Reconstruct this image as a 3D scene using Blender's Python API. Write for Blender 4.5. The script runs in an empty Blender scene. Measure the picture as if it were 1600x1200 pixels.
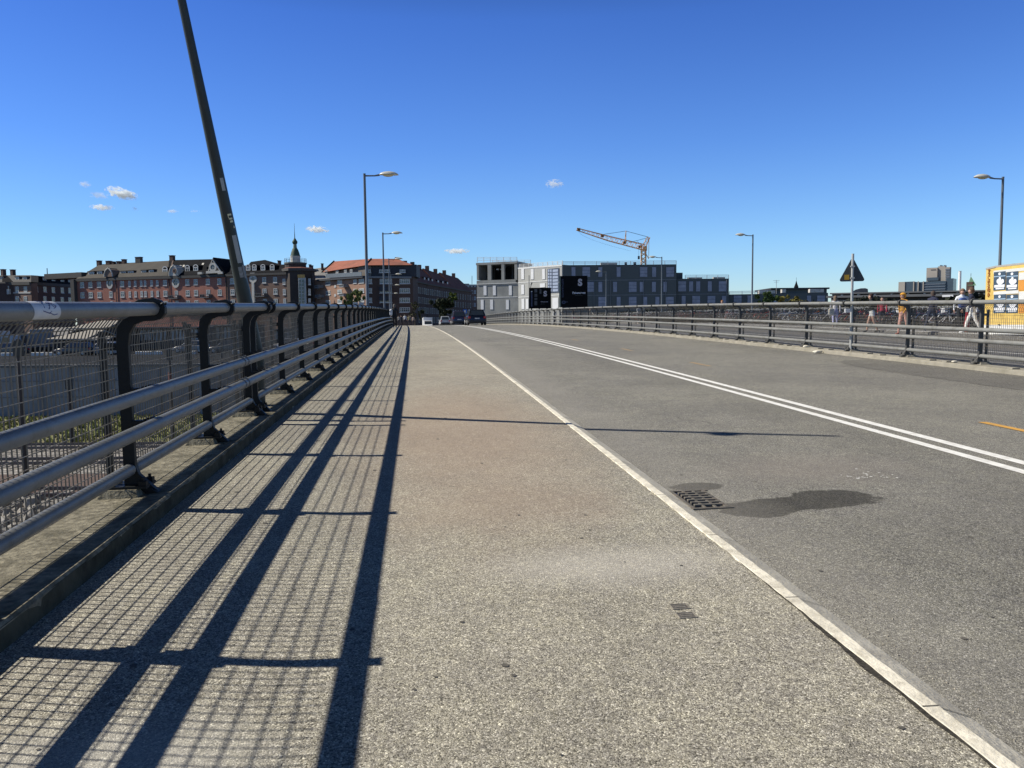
import bpy, bmesh, math, random
from math import sin, cos, tan, pi, radians, sqrt, atan2
from mathutils import Vector, Matrix, Euler
random.seed(7)
C = bpy.context.scene.collection
scene = bpy.context.scene
# ------------------------------------------------------------------ camera
PSI = radians(6.89); PITCH = math.atan(90/1200); ROLL = -0.0100; EYE = 1.40; F = 1200.0
camd = bpy.data.cameras.new('camera'); cam = bpy.data.objects.new('camera', camd); C.objects.link(cam)
camd.sensor_fit = 'HORIZONTAL'; camd.sensor_width = 36; camd.lens = 36*F/1600
camd.clip_start = 0.05; camd.clip_end = 20000
RC = Matrix.Rotation(-PSI, 3, 'Z') @ Matrix.Rotation(pi/2-PITCH, 3, 'X') @ Matrix.Rotation(ROLL, 3, 'Z')
cam.matrix_world = Matrix.Translation((0, 0, EYE)) @ RC.to_4x4()
scene.camera = cam
# ------------------------------------------------------------------ light
SUN_EL = radians(42.0); SH = Vector((1, -0.225)).normalized()      # horizontal direction shadows fall
SUNV = Vector((-SH.x*cos(SUN_EL), -SH.y*cos(SUN_EL), sin(SUN_EL)))
world = bpy.data.worlds.new("World"); scene.world = world; world.use_nodes = True
nt = world.node_tree; bg = nt.nodes['Background']
sky = nt.nodes.new('ShaderNodeTexSky'); sky.sky_type = 'NISHITA'; sky.sun_disc = False
sky.sun_elevation = SUN_EL; sky.sun_rotation = atan2(SUNV.x, SUNV.y)
sky.altitude = 0; sky.air_density = 1.0; sky.dust_density = 0.3; sky.ozone_density = 2.5
# sky model tinted by height above the horizon; upper sky dimmed to weaken fill
tcw = nt.nodes.new('ShaderNodeTexCoord'); sxw = nt.nodes.new('ShaderNodeSeparateXYZ'); nt.links.new(tcw.outputs['Generated'], sxw.inputs[0])
rw = nt.nodes.new('ShaderNodeValToRGB'); ew = rw.color_ramp.elements
for i_ in range(4): ew.new(.5)
for el_, (p_, c_) in zip(ew, [(0, (1.40,1.62,1.90)), (.10, (1.08,1.52,2.05)), (.22, (.76,1.22,2.05)), (.36, (.54,.96,1.90)), (.49, (.14,.24,.42)), (1, (.05,.07,.11))]):
    el_.position = p_; el_.color = (*c_, 1)
nt.links.new(sxw.outputs[2], rw.inputs[0])
mw = nt.nodes.new('ShaderNodeMix'); mw.data_type = 'RGBA'; mw.blend_type = 'MULTIPLY'; mw.inputs[0].default_value = 1
nt.links.new(sky.outputs[0], mw.inputs[6]); nt.links.new(rw.outputs[0], mw.inputs[7])
dtw = nt.nodes.new('ShaderNodeVectorMath'); dtw.operation = 'DOT_PRODUCT'; nt.links.new(tcw.outputs['Generated'], dtw.inputs[0]); dtw.inputs[1].default_value = (-SH.x, -SH.y, 0)
raz = nt.nodes.new('ShaderNodeValToRGB'); raz.color_ramp.elements[0].position = .05; raz.color_ramp.elements[0].color = (1,1,1,1); raz.color_ramp.elements[1].position = .65; raz.color_ramp.elements[1].color = (.78,.83,.89,1)
nt.links.new(dtw.outputs['Value'], raz.inputs[0]); mz_ = nt.nodes.new('ShaderNodeMix'); mz_.data_type = 'RGBA'; mz_.blend_type = 'MULTIPLY'; mz_.inputs[0].default_value = 1
nt.links.new(mw.outputs[2], mz_.inputs[6]); nt.links.new(raz.outputs[0], mz_.inputs[7])
nt.links.new(mz_.outputs[2], bg.inputs[0]); bg.inputs[1].default_value = 0.068
sl = bpy.data.lights.new('sun', 'SUN'); sun = bpy.data.objects.new('sun', sl); C.objects.link(sun)
sl.energy = 5.0; sl.angle = radians(0.53); sl.color = (1, 0.945, 0.83)
sun.rotation_euler = SUNV.to_track_quat('Z', 'Y').to_euler()
scene.view_settings.view_transform = 'Standard'; scene.view_settings.look = 'None'
scene.view_settings.exposure = 0.25; scene.view_settings.gamma = 1.0
scene.render.engine = 'CYCLES'; scene.cycles.volume_bounces = 10; scene.cycles.max_bounces = 14; scene.cycles.volume_step_rate = 2

# ------------------------------------------------------------------ helpers
G = 0.0315; K = 1.5e-4; CV = 1.3e-4
def zs(s):
    if s < 0: return G*s
    if s < 230: return G*s - K*s*s
    z, d = G*230 - K*230*230, G - 2*K*230
    return z + d*(s-230) if s < 280 else z + d*50
def P(X, s, h=0.0):
    return Vector((X - CV*max(s, 0)**2, s, zs(s) + h))
def frame(X, s, h=0.0):
    """local frame on the deck: x right, y along, z up (normal to slope)"""
    t = (P(X, s+.5) - P(X, s-.5)).normalized(); r = Vector((t.y, -t.x, 0)).normalized(); n = r.cross(t)
    M = Matrix((r, t, n)).transposed().to_4x4(); M.translation = P(X, s, h); return M
def ray(px, py):
    return RC @ Vector(((px-800)/F, (600-py)/F, -1))
def W2(a, b, z=0.0):      # camera-yaw frame (a right, b ahead) -> world
    return Vector((a*cos(PSI)+b*sin(PSI), -a*sin(PSI)+b*cos(PSI), z))
def at(px, py, d):        # world point seen at a pixel at distance d ahead
    v = ray(px, py); f = v.x*sin(PSI)+v.y*cos(PSI)
    return Vector((0, 0, EYE)) + v*(d/f)

class MB:
    def __init__(s): s.v = []; s.f = []; s.m = []
    def add(s, vs, fs, m=0, M=None):
        o = len(s.v)
        s.v += [(M @ Vector(p)) if M is not None else Vector(p) for p in vs]
        s.f += [[i+o for i in f] for f in fs]; s.m += [m]*len(fs); return s
    def box(s, c, d, m=0, M=None):
        x, y, z = c; a, b, h = d[0]/2, d[1]/2, d[2]/2
        vs = [(x-a,y-b,z-h),(x+a,y-b,z-h),(x+a,y+b,z-h),(x-a,y+b,z-h),(x-a,y-b,z+h),(x+a,y-b,z+h),(x+a,y+b,z+h),(x-a,y+b,z+h)]
        return s.add(vs, [(3,2,1,0),(4,5,6,7),(0,1,5,4),(1,2,6,5),(2,3,7,6),(3,0,4,7)], m, M)
    def hexa(s, vs, m=0):
        return s.add(vs, [(3,2,1,0),(4,5,6,7),(0,1,5,4),(1,2,6,5),(2,3,7,6),(3,0,4,7)], m)
    def sweep(s, pts, r, n=8, m=0, cap=True, M=None):
        pts = [Vector(p) for p in pts]; rs = r if isinstance(r, (list, tuple)) else [r]*len(pts)
        vs = []; fs = []; up = None
        for i, p in enumerate(pts):
            t = (pts[min(i+1, len(pts)-1)] - pts[max(i-1, 0)]).normalized()
            if up is None: up = Vector((0,0,1)) if abs(t.z) < .9 else Vector((1,0,0))
            x = t.cross(up).normalized(); y = x.cross(t).normalized(); up = y
            for k in range(n):
                a = 2*pi*(k+.5)/n; vs.append(p + x*cos(a)*rs[i] + y*sin(a)*rs[i])
        for i in range(len(pts)-1):
            for k in range(n):
                k2 = (k+1) % n; fs.append((i*n+k, i*n+k2, (i+1)*n+k2, (i+1)*n+k))
        if cap: fs.append(tuple(range(n))[::-1]); fs.append(tuple((len(pts)-1)*n+k for k in range(n)))
        return s.add(vs, fs, m, M)
    def prism(s, prof, ax, t0, t1, m=0, M=None):
        """profile polygon in the two other axes, extruded along axis ax"""
        n = len(prof)
        def mk(p, t): return (t, p[0], p[1]) if ax == 0 else (p[0], t, p[1]) if ax == 1 else (p[0], p[1], t)
        vs = [mk(p, t0) for p in prof] + [mk(p, t1) for p in prof]
        fs = [tuple(range(n)), tuple(range(n, 2*n))[::-1]] + [(i, i+n, (i+1) % n+n, (i+1) % n) for i in range(n)]
        return s.add(vs, fs, m, M)
    def lathe(s, prof, n=16, m=0, M=None):
        vs = []; fs = []
        for r, z in prof:
            for k in range(n):
                a = 2*pi*k/n; vs.append((r*cos(a), r*sin(a), z))
        for i in range(len(prof)-1):
            for k in range(n):
                k2 = (k+1) % n; fs.append((i*n+k, i*n+k2, (i+1)*n+k2, (i+1)*n+k))
        return s.add(vs, fs, m, M)
    def build(s, name, mat, parent=None, smooth=False, world=True, bevel=0):
        me = bpy.data.meshes.new(name)
        vs = s.v
        if parent is not None and world:
            r = parent
            while r.parent: r = r.parent
            inv = r.matrix_basis.inverted(); vs = [inv @ p for p in vs]
        me.from_pydata([tuple(p) for p in vs], [], s.f)
        for mm in (mat if isinstance(mat, (list, tuple)) else [mat]): me.materials.append(mm)
        me.polygons.foreach_set('material_index', s.m)
        if smooth:
            me.polygons.foreach_set('use_smooth', [True]*len(me.polygons))
            me.set_sharp_from_angle(angle=radians(40))
        o = bpy.data.objects.new(name, me); C.objects.link(o); o.parent = parent
        if bevel:
            b = o.modifiers.new('b', 'BEVEL'); b.width = bevel; b.segments = 2; b.limit_method = 'ANGLE'
        return o
def tag(o, label=None, cat=None, group=None, kind=None):
    if label: o['label'] = label
    if cat: o['category'] = cat
    if group: o['group'] = group
    if kind: o['kind'] = kind
    return o
def thing(name, label, cat, M=(0, 0, 0), rz=0, group=None):
    o = bpy.data.objects.new(name, None); C.objects.link(o); o.empty_display_size = .3
    if isinstance(M, Matrix): o.matrix_basis = M
    else: o.matrix_basis = Matrix.Translation(M) @ Matrix.Rotation(rz, 4, 'Z')
    return tag(o, label, cat, group)
def copy_tree(root, M, label=None, group=None, swap=None):
    kids = [o for o in KIDS.get(root.name, [])]
    r = root.copy(); C.objects.link(r); r.matrix_basis = M
    if label: r['label'] = label
    if group: r['group'] = group
    def rec(src, dst):
        for ch in list(src.children):
            c = ch.copy(); C.objects.link(c); c.parent = dst; rec(ch, c)
    rec(root, r); return r
KIDS = {}
def text_mesh(txt, size, depth=.01, align='CENTER', bold=.0):
    cu = bpy.data.curves.new('lettering', 'FONT'); cu.body = txt; cu.size = size; cu.extrude = depth; cu.offset = size*bold
    cu.align_x = align; cu.align_y = 'CENTER'
    o = bpy.data.objects.new('lettering', cu); C.objects.link(o)
    bpy.context.view_layer.update()
    me = bpy.data.meshes.new_from_object(o.evaluated_get(bpy.context.evaluated_depsgraph_get()))
    bpy.data.objects.remove(o); return me
def text_part(txt, size, M, mat, parent, name='lettering', depth=.01, align='CENTER', bold=.0):
    me = text_mesh(txt, size, depth, align, bold); r = parent
    while r.parent: r = r.parent
    me.transform(r.matrix_basis.inverted() @ M); me.materials.clear(); me.materials.append(mat)
    o = bpy.data.objects.new(name, me); C.objects.link(o); o.parent = parent; return o

# ------------------------------------------------------------------ materials
MATS = {}
def nodes(name):
    m = bpy.data.materials.new(name); m.use_nodes = True
    return m, m.node_tree, m.node_tree.nodes['Principled BSDF']
def N(nt, t, **kw):
    n = nt.nodes.new(t)
    for k, v in kw.items():
        if isinstance(k, str) and hasattr(n, k): setattr(n, k, v)
    return n
def ramp(nt, stops):
    r = nt.nodes.new('ShaderNodeValToRGB'); e = r.color_ramp.elements
    while len(e) < len(stops): e.new(.5)
    for el, (p, c) in zip(e, stops): el.position = p; el.color = (c[0], c[1], c[2], 1) if isinstance(c, (tuple, list)) else (c, c, c, 1)
    return r
def mat(name, col, rough=.7, metal=0.0, var=.12, scale=3.0, bump=0.0, bscale=30, spec=.5, dirt=None, dscale=1.2, stretch=None):
    """base colour broken up by noise; optional dirt colour in patches"""
    if name in MATS: return MATS[name]
    m, nt, b = nodes(name); L = nt.links
    tc = N(nt, 'ShaderNodeTexCoord'); src = tc.outputs['Object']
    if stretch:
        mp = N(nt, 'ShaderNodeMapping'); mp.inputs['Scale'].default_value = stretch; L.new(src, mp.inputs[0]); src = mp.outputs[0]
    n1 = N(nt, 'ShaderNodeTexNoise'); n1.inputs['Scale'].default_value = scale; n1.inputs['Detail'].default_value = 6; L.new(src, n1.inputs[0])
    lo = [c*(1-var) for c in col]; hi = [min(1, c*(1+var)) for c in col]
    r = ramp(nt, [(.3, lo), (.7, hi)]); L.new(n1.outputs[0], r.inputs[0]); out = r.outputs[0]
    if dirt:
        n2 = N(nt, 'ShaderNodeTexNoise'); n2.inputs['Scale'].default_value = dscale; n2.inputs['Detail'].default_value = 8; n2.inputs['Roughness'].default_value = .65; L.new(src, n2.inputs[0])
        r2 = ramp(nt, [(.48, 0), (.68, 1)]); L.new(n2.outputs[0], r2.inputs[0])
        mx = N(nt, 'ShaderNodeMix', data_type='RGBA'); L.new(r2.outputs[0], mx.inputs[0]); L.new(out, mx.inputs[6]); mx.inputs[7].default_value = (*dirt, 1); out = mx.outputs[2]
    L.new(out, b.inputs['Base Color']); b.inputs['Roughness'].default_value = rough; b.inputs['Metallic'].default_value = metal
    b.inputs['Specular IOR Level'].default_value = spec
    if bump:
        n3 = N(nt, 'ShaderNodeTexNoise'); n3.inputs['Scale'].default_value = bscale; n3.inputs['Detail'].default_value = 5; L.new(src, n3.inputs[0])
        bp = N(nt, 'ShaderNodeBump'); bp.inputs['Strength'].default_value = bump; bp.inputs['Distance'].default_value = .01; L.new(n3.outputs[0], bp.inputs['Height']); L.new(bp.outputs[0], b.inputs['Normal'])
    MATS[name] = m; return m
def ellipse_mask(nt, src, c, r, soft=.25, noise=.25, nscale=3):
    """1 inside a wobbly ellipse lying on the ground (object coordinates)"""
    L = nt.links
    n = N(nt, 'ShaderNodeTexNoise'); n.inputs['Scale'].default_value = nscale; n.inputs['Detail'].default_value = 4; L.new(src, n.inputs[0])
    mp = N(nt, 'ShaderNodeMapping', vector_type='POINT')
    mp.inputs['Location'].default_value = (-c[0]/r[0], -c[1]/r[1], 0); mp.inputs['Scale'].default_value = (1/r[0], 1/r[1], 0); L.new(src, mp.inputs[0])
    ln = N(nt, 'ShaderNodeVectorMath', operation='LENGTH'); L.new(mp.outputs[0], ln.inputs[0])
    ma = N(nt, 'ShaderNodeMath', operation='MULTIPLY_ADD'); L.new(n.outputs[0], ma.inputs[0]); ma.inputs[1].default_value = noise*2; L.new(ln.outputs['Value'], ma.inputs[2])
    mr = N(nt, 'ShaderNodeMapRange'); mr.inputs[1].default_value = 1+noise+soft; mr.inputs[2].default_value = 1+noise-soft; L.new(ma.outputs[0], mr.inputs[0])
    return mr.outputs[0]
def mixc(nt, fac, a, col, f=1.0):
    L = nt.links; mx = N(nt, 'ShaderNodeMix', data_type='RGBA')
    if f != 1.0:
        mm = N(nt, 'ShaderNodeMath', operation='MULTIPLY'); L.new(fac, mm.inputs[0]); mm.inputs[1].default_value = f; fac = mm.outputs[0]
    L.new(fac, mx.inputs[0]); L.new(a, mx.inputs[6])
    if isinstance(col, tuple): mx.inputs[7].default_value = (*col, 1)
    else: L.new(col, mx.inputs[7])
    return mx.outputs[2]
def aggregate(name, dark, mid, light, cells, patches=(), bump=.6, rough=.9, coarse=.18, warp=0):
    """surface of small stones bound in bitumen"""
    m, nt, b = nodes(name); L = nt.links
    tc = N(nt, 'ShaderNodeTexCoord'); src = tc.outputs['Object']
    v = N(nt, 'ShaderNodeTexVoronoi'); v.inputs['Scale'].default_value = cells; L.new(src, v.inputs[0])
    hs = N(nt, 'ShaderNodeSeparateColor'); L.new(v.outputs['Color'], hs.inputs[0])
    r = ramp(nt, [(0, dark), (.45, mid), (.8, mid), (1, light)]); L.new(hs.outputs[0], r.inputs[0])
    v2 = N(nt, 'ShaderNodeTexVoronoi'); v2.inputs['Scale'].default_value = cells*.47; L.new(src, v2.inputs[0])
    hs2 = N(nt, 'ShaderNodeSeparateColor'); L.new(v2.outputs['Color'], hs2.inputs[0])
    r2 = ramp(nt, [(0, .72), (1, 1.28)]); L.new(hs2.outputs[1], r2.inputs[0])
    # ramp clamps colours at 1 in display only; use as multiplier
    mu = N(nt, 'ShaderNodeMix', data_type='RGBA', blend_type='MULTIPLY'); mu.inputs[0].default_value = 1; L.new(r.outputs[0], mu.inputs[6]); L.new(r2.outputs[0], mu.inputs[7])
    col = mu.outputs[2]
    n1 = N(nt, 'ShaderNodeTexNoise'); n1.inputs['Scale'].default_value = .9; n1.inputs['Detail'].default_value = 7; n1.inputs['Roughness'].default_value = .62; L.new(src, n1.inputs[0])
    r1 = ramp(nt, [(.3, 1-coarse), (.7, 1+coarse)]); L.new(n1.outputs[0], r1.inputs[0])
    m2 = N(nt, 'ShaderNodeMix', data_type='RGBA', blend_type='MULTIPLY'); m2.inputs[0].default_value = 1; L.new(col, m2.inputs[6]); L.new(r1.outputs[0], m2.inputs[7]); col = m2.outputs[2]
    if warp:
        # uneven wear: blotches at several sizes and a few hairline cracks
        for sc_, am in ((.28, .10), (3.2, .07), (11, .08), (38, .13), (75, .12)):
            nz = N(nt, 'ShaderNodeTexNoise'); nz.inputs['Scale'].default_value = sc_; nz.inputs['Detail'].default_value = 5; nz.inputs['Distortion'].default_value = .6; L.new(src, nz.inputs[0])
            rz = ramp(nt, [(.32, (1-am, 1-am, 1-am*.8)), (.68, (1+am, 1+am, 1+am*.8))]); L.new(nz.outputs[0], rz.inputs[0])
            mz = N(nt, 'ShaderNodeMix', data_type='RGBA', blend_type='MULTIPLY'); mz.inputs[0].default_value = 1; L.new(col, mz.inputs[6]); L.new(rz.outputs[0], mz.inputs[7]); col = mz.outputs[2]
        nd = N(nt, 'ShaderNodeTexNoise'); nd.inputs['Scale'].default_value = 2.5; nd.inputs['Detail'].default_value = 6; L.new(src, nd.inputs[0])
        mv = N(nt, 'ShaderNodeMix', data_type='RGBA'); mv.inputs[0].default_value = .22; L.new(src, mv.inputs[6]); L.new(nd.outputs['Color'], mv.inputs[7])
        vc = N(nt, 'ShaderNodeTexVoronoi', feature='DISTANCE_TO_EDGE'); vc.inputs['Scale'].default_value = .42; L.new(mv.outputs[2], vc.inputs[0])
        rc = ramp(nt, [(0, 1), (.0035, 0)]); L.new(vc.outputs['Distance'], rc.inputs[0])
        ng = N(nt, 'ShaderNodeTexNoise'); ng.inputs['Scale'].default_value = .35; L.new(src, ng.inputs[0]); rg = ramp(nt, [(.50, 0), (.58, 1)]); L.new(ng.outputs[0], rg.inputs[0])
        mc = N(nt, 'ShaderNodeMath', operation='MULTIPLY'); L.new(rc.outputs[0], mc.inputs[0]); L.new(rg.outputs[0], mc.inputs[1]); col = mixc(nt, mc.outputs[0], col, (.05,.046,.04), warp)
    for pt_ in patches:
        if pt_[0] == 'union':
            _, els, colr, f, soft = pt_; k = None
            for c, rr in els:
                e_ = ellipse_mask(nt, src, c, rr, soft, .34, 6)
                if k is None: k = e_
                else: mx_ = N(nt, 'ShaderNodeMath', operation='MAXIMUM'); L.new(k, mx_.inputs[0]); L.new(e_, mx_.inputs[1]); k = mx_.outputs[0]
            mm = N(nt, 'ShaderNodeMix', data_type='RGBA', blend_type='MULTIPLY'); L.new(k, mm.inputs[0]); L.new(col, mm.inputs[6]); mm.inputs[7].default_value = (*colr, 1); col = mm.outputs[2]; continue
        (c, rr, colr, f, soft) = pt_
        k = ellipse_mask(nt, src, c, rr, soft)
        if isinstance(colr, float):      # multiplier
            mm = N(nt, 'ShaderNodeMix', data_type='RGBA', blend_type='MULTIPLY'); 
            fm = N(nt, 'ShaderNodeMath', operation='MULTIPLY'); L.new(k, fm.inputs[0]); fm.inputs[1].default_value = f
            L.new(fm.outputs[0], mm.inputs[0]); L.new(col, mm.inputs[6]); mm.inputs[7].default_value = (colr, colr, colr, 1); col = mm.outputs[2]
        else: col = mixc(nt, k, col, colr, f)
    # scattered dark spots (gum, oil)
    v3 = N(nt, 'ShaderNodeTexVoronoi'); v3.inputs['Scale'].default_value = 1.1; L.new(src, v3.inputs[0])
    r3 = ramp(nt, [(.016, 1), (.03, 0)]); L.new(v3.outputs['Distance'], r3.inputs[0]); col = mixc(nt, r3.outputs[0], col, (.06, .055, .05), .6)
    L.new(col, b.inputs['Base Color']); b.inputs['Roughness'].default_value = rough; b.inputs['Specular IOR Level'].default_value = .3
    bp = N(nt, 'ShaderNodeBump'); bp.inputs['Strength'].default_value = bump; bp.inputs['Distance'].default_value = .003
    L.new(v.outputs['Distance'], bp.inputs['Height']); bp.invert = True; L.new(bp.outputs[0], b.inputs['Normal'])
    MATS[name] = m; return m
def brick(name, c1, c2, mortar, scale=1.0, rough=.9):
    m, nt, b = nodes(name); L = nt.links
    tc = N(nt, 'ShaderNodeTexCoord'); 
    sx = N(nt, 'ShaderNodeSeparateXYZ'); L.new(tc.outputs['Object'], sx.inputs[0])
    ad = N(nt, 'ShaderNodeMath', operation='ADD'); L.new(sx.outputs[0], ad.inputs[0]); L.new(sx.outputs[1], ad.inputs[1])
    cx = N(nt, 'ShaderNodeCombineXYZ'); L.new(ad.outputs[0], cx.inputs[0]); L.new(sx.outputs[2], cx.inputs[1])
    br = N(nt, 'ShaderNodeTexBrick'); br.inputs['Scale'].default_value = scale; L.new(cx.outputs[0], br.inputs[0])
    br.inputs['Color1'].default_value = (*c1, 1); br.inputs['Color2'].default_value = (*c2, 1); br.inputs['Mortar'].default_value = (*mortar, 1)
    br.inputs['Brick Width'].default_value = .25; br.inputs['Row Height'].default_value = .08; br.inputs['Mortar Size'].default_value = .008
    n = N(nt, 'ShaderNodeTexNoise'); n.inputs['Scale'].default_value = .35; n.inputs['Detail'].default_value = 8; L.new(tc.outputs['Object'], n.inputs[0])
    r = ramp(nt, [(.3, .72), (.7, 1.0)]); L.new(n.outputs[0], r.inputs[0])
    mm = N(nt, 'ShaderNodeMix', data_type='RGBA', blend_type='MULTIPLY'); mm.inputs[0].default_value = 1; L.new(br.outputs[0], mm.inputs[6]); L.new(r.outputs[0], mm.inputs[7])
    L.new(mm.outputs[2], b.inputs['Base Color']); b.inputs['Roughness'].default_value = rough
    MATS[name] = m; return m
def glass(name, col=(.03, .04, .05), rough=.08):
    m, nt, b = nodes(name); b.inputs['Base Color'].default_value = (*col, 1); b.inputs['Roughness'].default_value = rough
    b.inputs['Specular IOR Level'].default_value = .8
    n = N(nt, 'ShaderNodeTexNoise'); n.inputs['Scale'].default_value = .6; bp = N(nt, 'ShaderNodeBump'); bp.inputs['Strength'].default_value = .08
    tc = N(nt, 'ShaderNodeTexCoord'); nt.links.new(tc.outputs['Object'], n.inputs[0]); nt.links.new(n.outputs[0], bp.inputs['Height']); nt.links.new(bp.outputs[0], b.inputs['Normal'])
    MATS[name] = m; return m

M_walk = aggregate('walk_surface', (.075,.068,.05), (.318,.294,.240), (.70,.66,.55), 215, coarse=.10, warp=.5, patches=[
    ((.45, 8.6), (1.0, 3.4), (.34,.235,.165), .42, .5), ((.6, 5.2), (.75, .5), (.34,.25,.18), .2, .45),
    ((1.0, 3.95), (.55, .28), (.55,.52,.47), .35, .5), ((-.95, 2.35), (.4, .3), (.55,.53,.48), .4, .5), ((.3,16), (1.6,7), (.36,.28,.21), .10, .5)])
M_road = aggregate('road_asphalt', (.055,.053,.046), (.208,.198,.168), (.48,.46,.41), 225, coarse=.10, warp=.5, patches=[
    ('union', [((2.70, 5.14), (.62, .17)), ((2.98, 5.22), (.30, .23)), ((2.34, 5.04), (.27, .19)), ((2.16, 5.76), (.22, .13))], (.34,.335,.325), 1.0, .06), ((4.1, 3.3), (1.1, 1.4), .72, .7, .5), ((2.0, 20), (.5, 18), (.30,.28,.25), .35, .5),
    ((4.6, 16), (.5, 20), .82, .6, .5), ((3.3, 6.2), (.7, .5), (.30,.26,.22), .3, .6), ((10.4, 24), (.9, 5), .85, .6, .3)])
M_plaza = aggregate('plaza_asphalt', (.05,.05,.05), (.13,.125,.118), (.30,.29,.27), 60, coarse=.15)
M_conc = mat('ledge_concrete', (.205,.185,.135), .95, var=.5, scale=22, bump=1.0, bscale=60, dirt=(.085,.078,.055), dscale=4, spec=.15)
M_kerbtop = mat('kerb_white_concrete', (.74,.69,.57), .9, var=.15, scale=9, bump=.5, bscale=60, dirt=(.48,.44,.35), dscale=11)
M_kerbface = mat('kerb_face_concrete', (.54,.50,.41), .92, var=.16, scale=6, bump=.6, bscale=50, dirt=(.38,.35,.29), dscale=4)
M_seal = mat('bitumen_seal', (.05,.046,.04), .95, var=.5, scale=60, spec=.1)
M_white = mat('white_marking', (.78,.77,.73), .85, var=.1, scale=14, dirt=(.62,.60,.56), dscale=9, bump=.4, bscale=120)
M_yellow = mat('orange_marking', (.62,.33,.06), .85, var=.1, scale=14, dirt=(.38,.25,.11), dscale=9)
M_rail = mat('rail_paint', (.16,.165,.165), .42, metal=.0, var=.1, scale=2, bump=.12, bscale=90, dirt=(.12,.12,.11), dscale=9, spec=.5)
M_railR = mat('rail_paint_weathered', (.21,.21,.195), .6, var=.1, scale=2, bump=.12, bscale=90, dirt=(.15,.145,.13), dscale=5, spec=.3)
M_post = mat('post_paint', (.012,.014,.015), .5, var=.15, scale=4, bump=.15, bscale=70, spec=.25)
M_postR = mat('post_paint_grey', (.075,.072,.065), .5, var=.15, scale=4, bump=.15, bscale=70, spec=.45)
M_wire = mat('wire_steel', (.17,.15,.12), .55, metal=.2, var=.25, scale=12)
M_steel = mat('galvanised_steel', (.42,.42,.40), .5, metal=.1, var=.12, scale=6)
M_darksteel = mat('dark_steel', (.05,.05,.05), .5, metal=.4, var=.2, scale=9)
M_black = mat('black_paint', (.012,.012,.014), .35, var=.1)
M_iron = mat('cast_iron', (.11,.095,.08), .7, metal=.3, var=.3, scale=30, dirt=(.2,.13,.08), dscale=14)

# ------------------------------------------------------------------ setting: bridge deck, walk, road
SS = [-6, -4, -2] + [i*.5 for i in range(0, 80)] + list(range(40, 140, 2)) + list(range(140, 300, 8))
def strip(name, prof, m, kind='structure', s_list=SS, jit=0):
    """prof: list of (X, h) across the road; swept along it"""
    mb = MB(); n = len(prof)
    vs = []; rnd = random.Random(5)
    for s in s_list:
        for i, (X, h) in enumerate(prof):
            vs.append(P(X + (rnd.uniform(-jit, jit) if jit else 0), s, h))
    fs = [(i*n+k, i*n+k+1, (i+1)*n+k+1, (i+1)*n+k) for i in range(len(s_list)-1) for k in range(n-1)]
    mb.add(vs, fs); o = mb.build(name, m); tag(o, kind=kind); return o
LED = 0.11
def roadz(X): return -0.056 + .016*(min(X, 5.35)-1.8) + .002*max(0, X-5.35)
strip('pavement', [(-1.74, 0), (1.7, 0)], M_walk)
mb = MB(); rj = random.Random(8); vs = []; ss_ = [i*.05 for i in range(-20, 140)]+[7+.2*i for i in range(0, 200)]
for i, s_ in enumerate(ss_):
    w = .0015+.034*max(0, min(1, (4.2-s_)/1.5))*(.75+.25*sin(s_*5.1)+.2*sin(s_*17))
    vs += [P(1.703-w+rj.uniform(-.004, .002)*min(1, w/.01), s_, .003), P(1.704, s_, .0035)]
mb.add(vs, [(2*k, 2*k+1, 2*k+3, 2*k+2) for k in range(len(ss_)-1)]); tag(mb.build('joint_seal', M_seal), kind='structure')
# chewing gum, grit and specks trodden into the surfaces
mb = MB(); rj = random.Random(12)
for k in range(150):
    s_ = 1.8+rj.random()**1.6*16; X = rj.uniform(-1.5, 1.6) if k < 90 else rj.uniform(1.95, 9); z = .003 if X < 1.7 else roadz(X)+.003; r = rj.uniform(.004, .015)*(1.3 if s_ > 5 else 1)
    mb.add([P(X+r*rj.uniform(.7, 1.2)*cos(2*pi*i/7), s_+r*rj.uniform(.7, 1.2)*sin(2*pi*i/7), z) for i in range(7)], [tuple(range(7))])
tag(mb.build('gum_spots', mat('old_gum', (.10,.092,.078), .95, var=.3, scale=9)), kind='structure')
mb = MB()
for k in range(900):
    s_ = 1.8+rj.random()**1.5*22; X = 1.93+abs(rj.gauss(0, .09)) if k < 600 else -1.69+abs(rj.gauss(0, .05)); z = (roadz(X) if X > 0 else 0)+.002; r = rj.uniform(.002, .006); h_ = r*1.1
    b4 = [P(X+r*cos(q+k), s_+r*sin(q+k), z) for q in (0, 2.1, 4.2)]; mb.add(b4+[P(X, s_, z+h_)], [(0,1,3),(1,2,3),(2,0,3)])
tag(mb.build('gutter_grit', mat('grit', (.30,.27,.22), .95, var=.4, scale=40)), 'fine grit gathered along the kerbs', 'grit', kind='stuff')
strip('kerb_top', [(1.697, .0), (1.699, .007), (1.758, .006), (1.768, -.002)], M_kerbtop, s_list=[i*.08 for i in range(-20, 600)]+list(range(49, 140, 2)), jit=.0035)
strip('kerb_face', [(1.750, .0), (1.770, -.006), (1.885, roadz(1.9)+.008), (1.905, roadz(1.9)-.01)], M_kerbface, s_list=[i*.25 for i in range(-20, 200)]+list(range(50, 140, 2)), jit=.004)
strip('road', [(1.80, roadz(1.8)), (3, roadz(3)), (5.35, roadz(5.35)), (8, roadz(8)), (11.12, roadz(11.12))], M_road)
strip('centre_line_marking', [(4.845, roadz(4.9)+.004), (4.96, roadz(4.95)+.004)], M_white)
strip('centre_line_marking', [(5.105, roadz(5.1)+.004), (5.22, roadz(5.2)+.004)], M_white)
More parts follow.
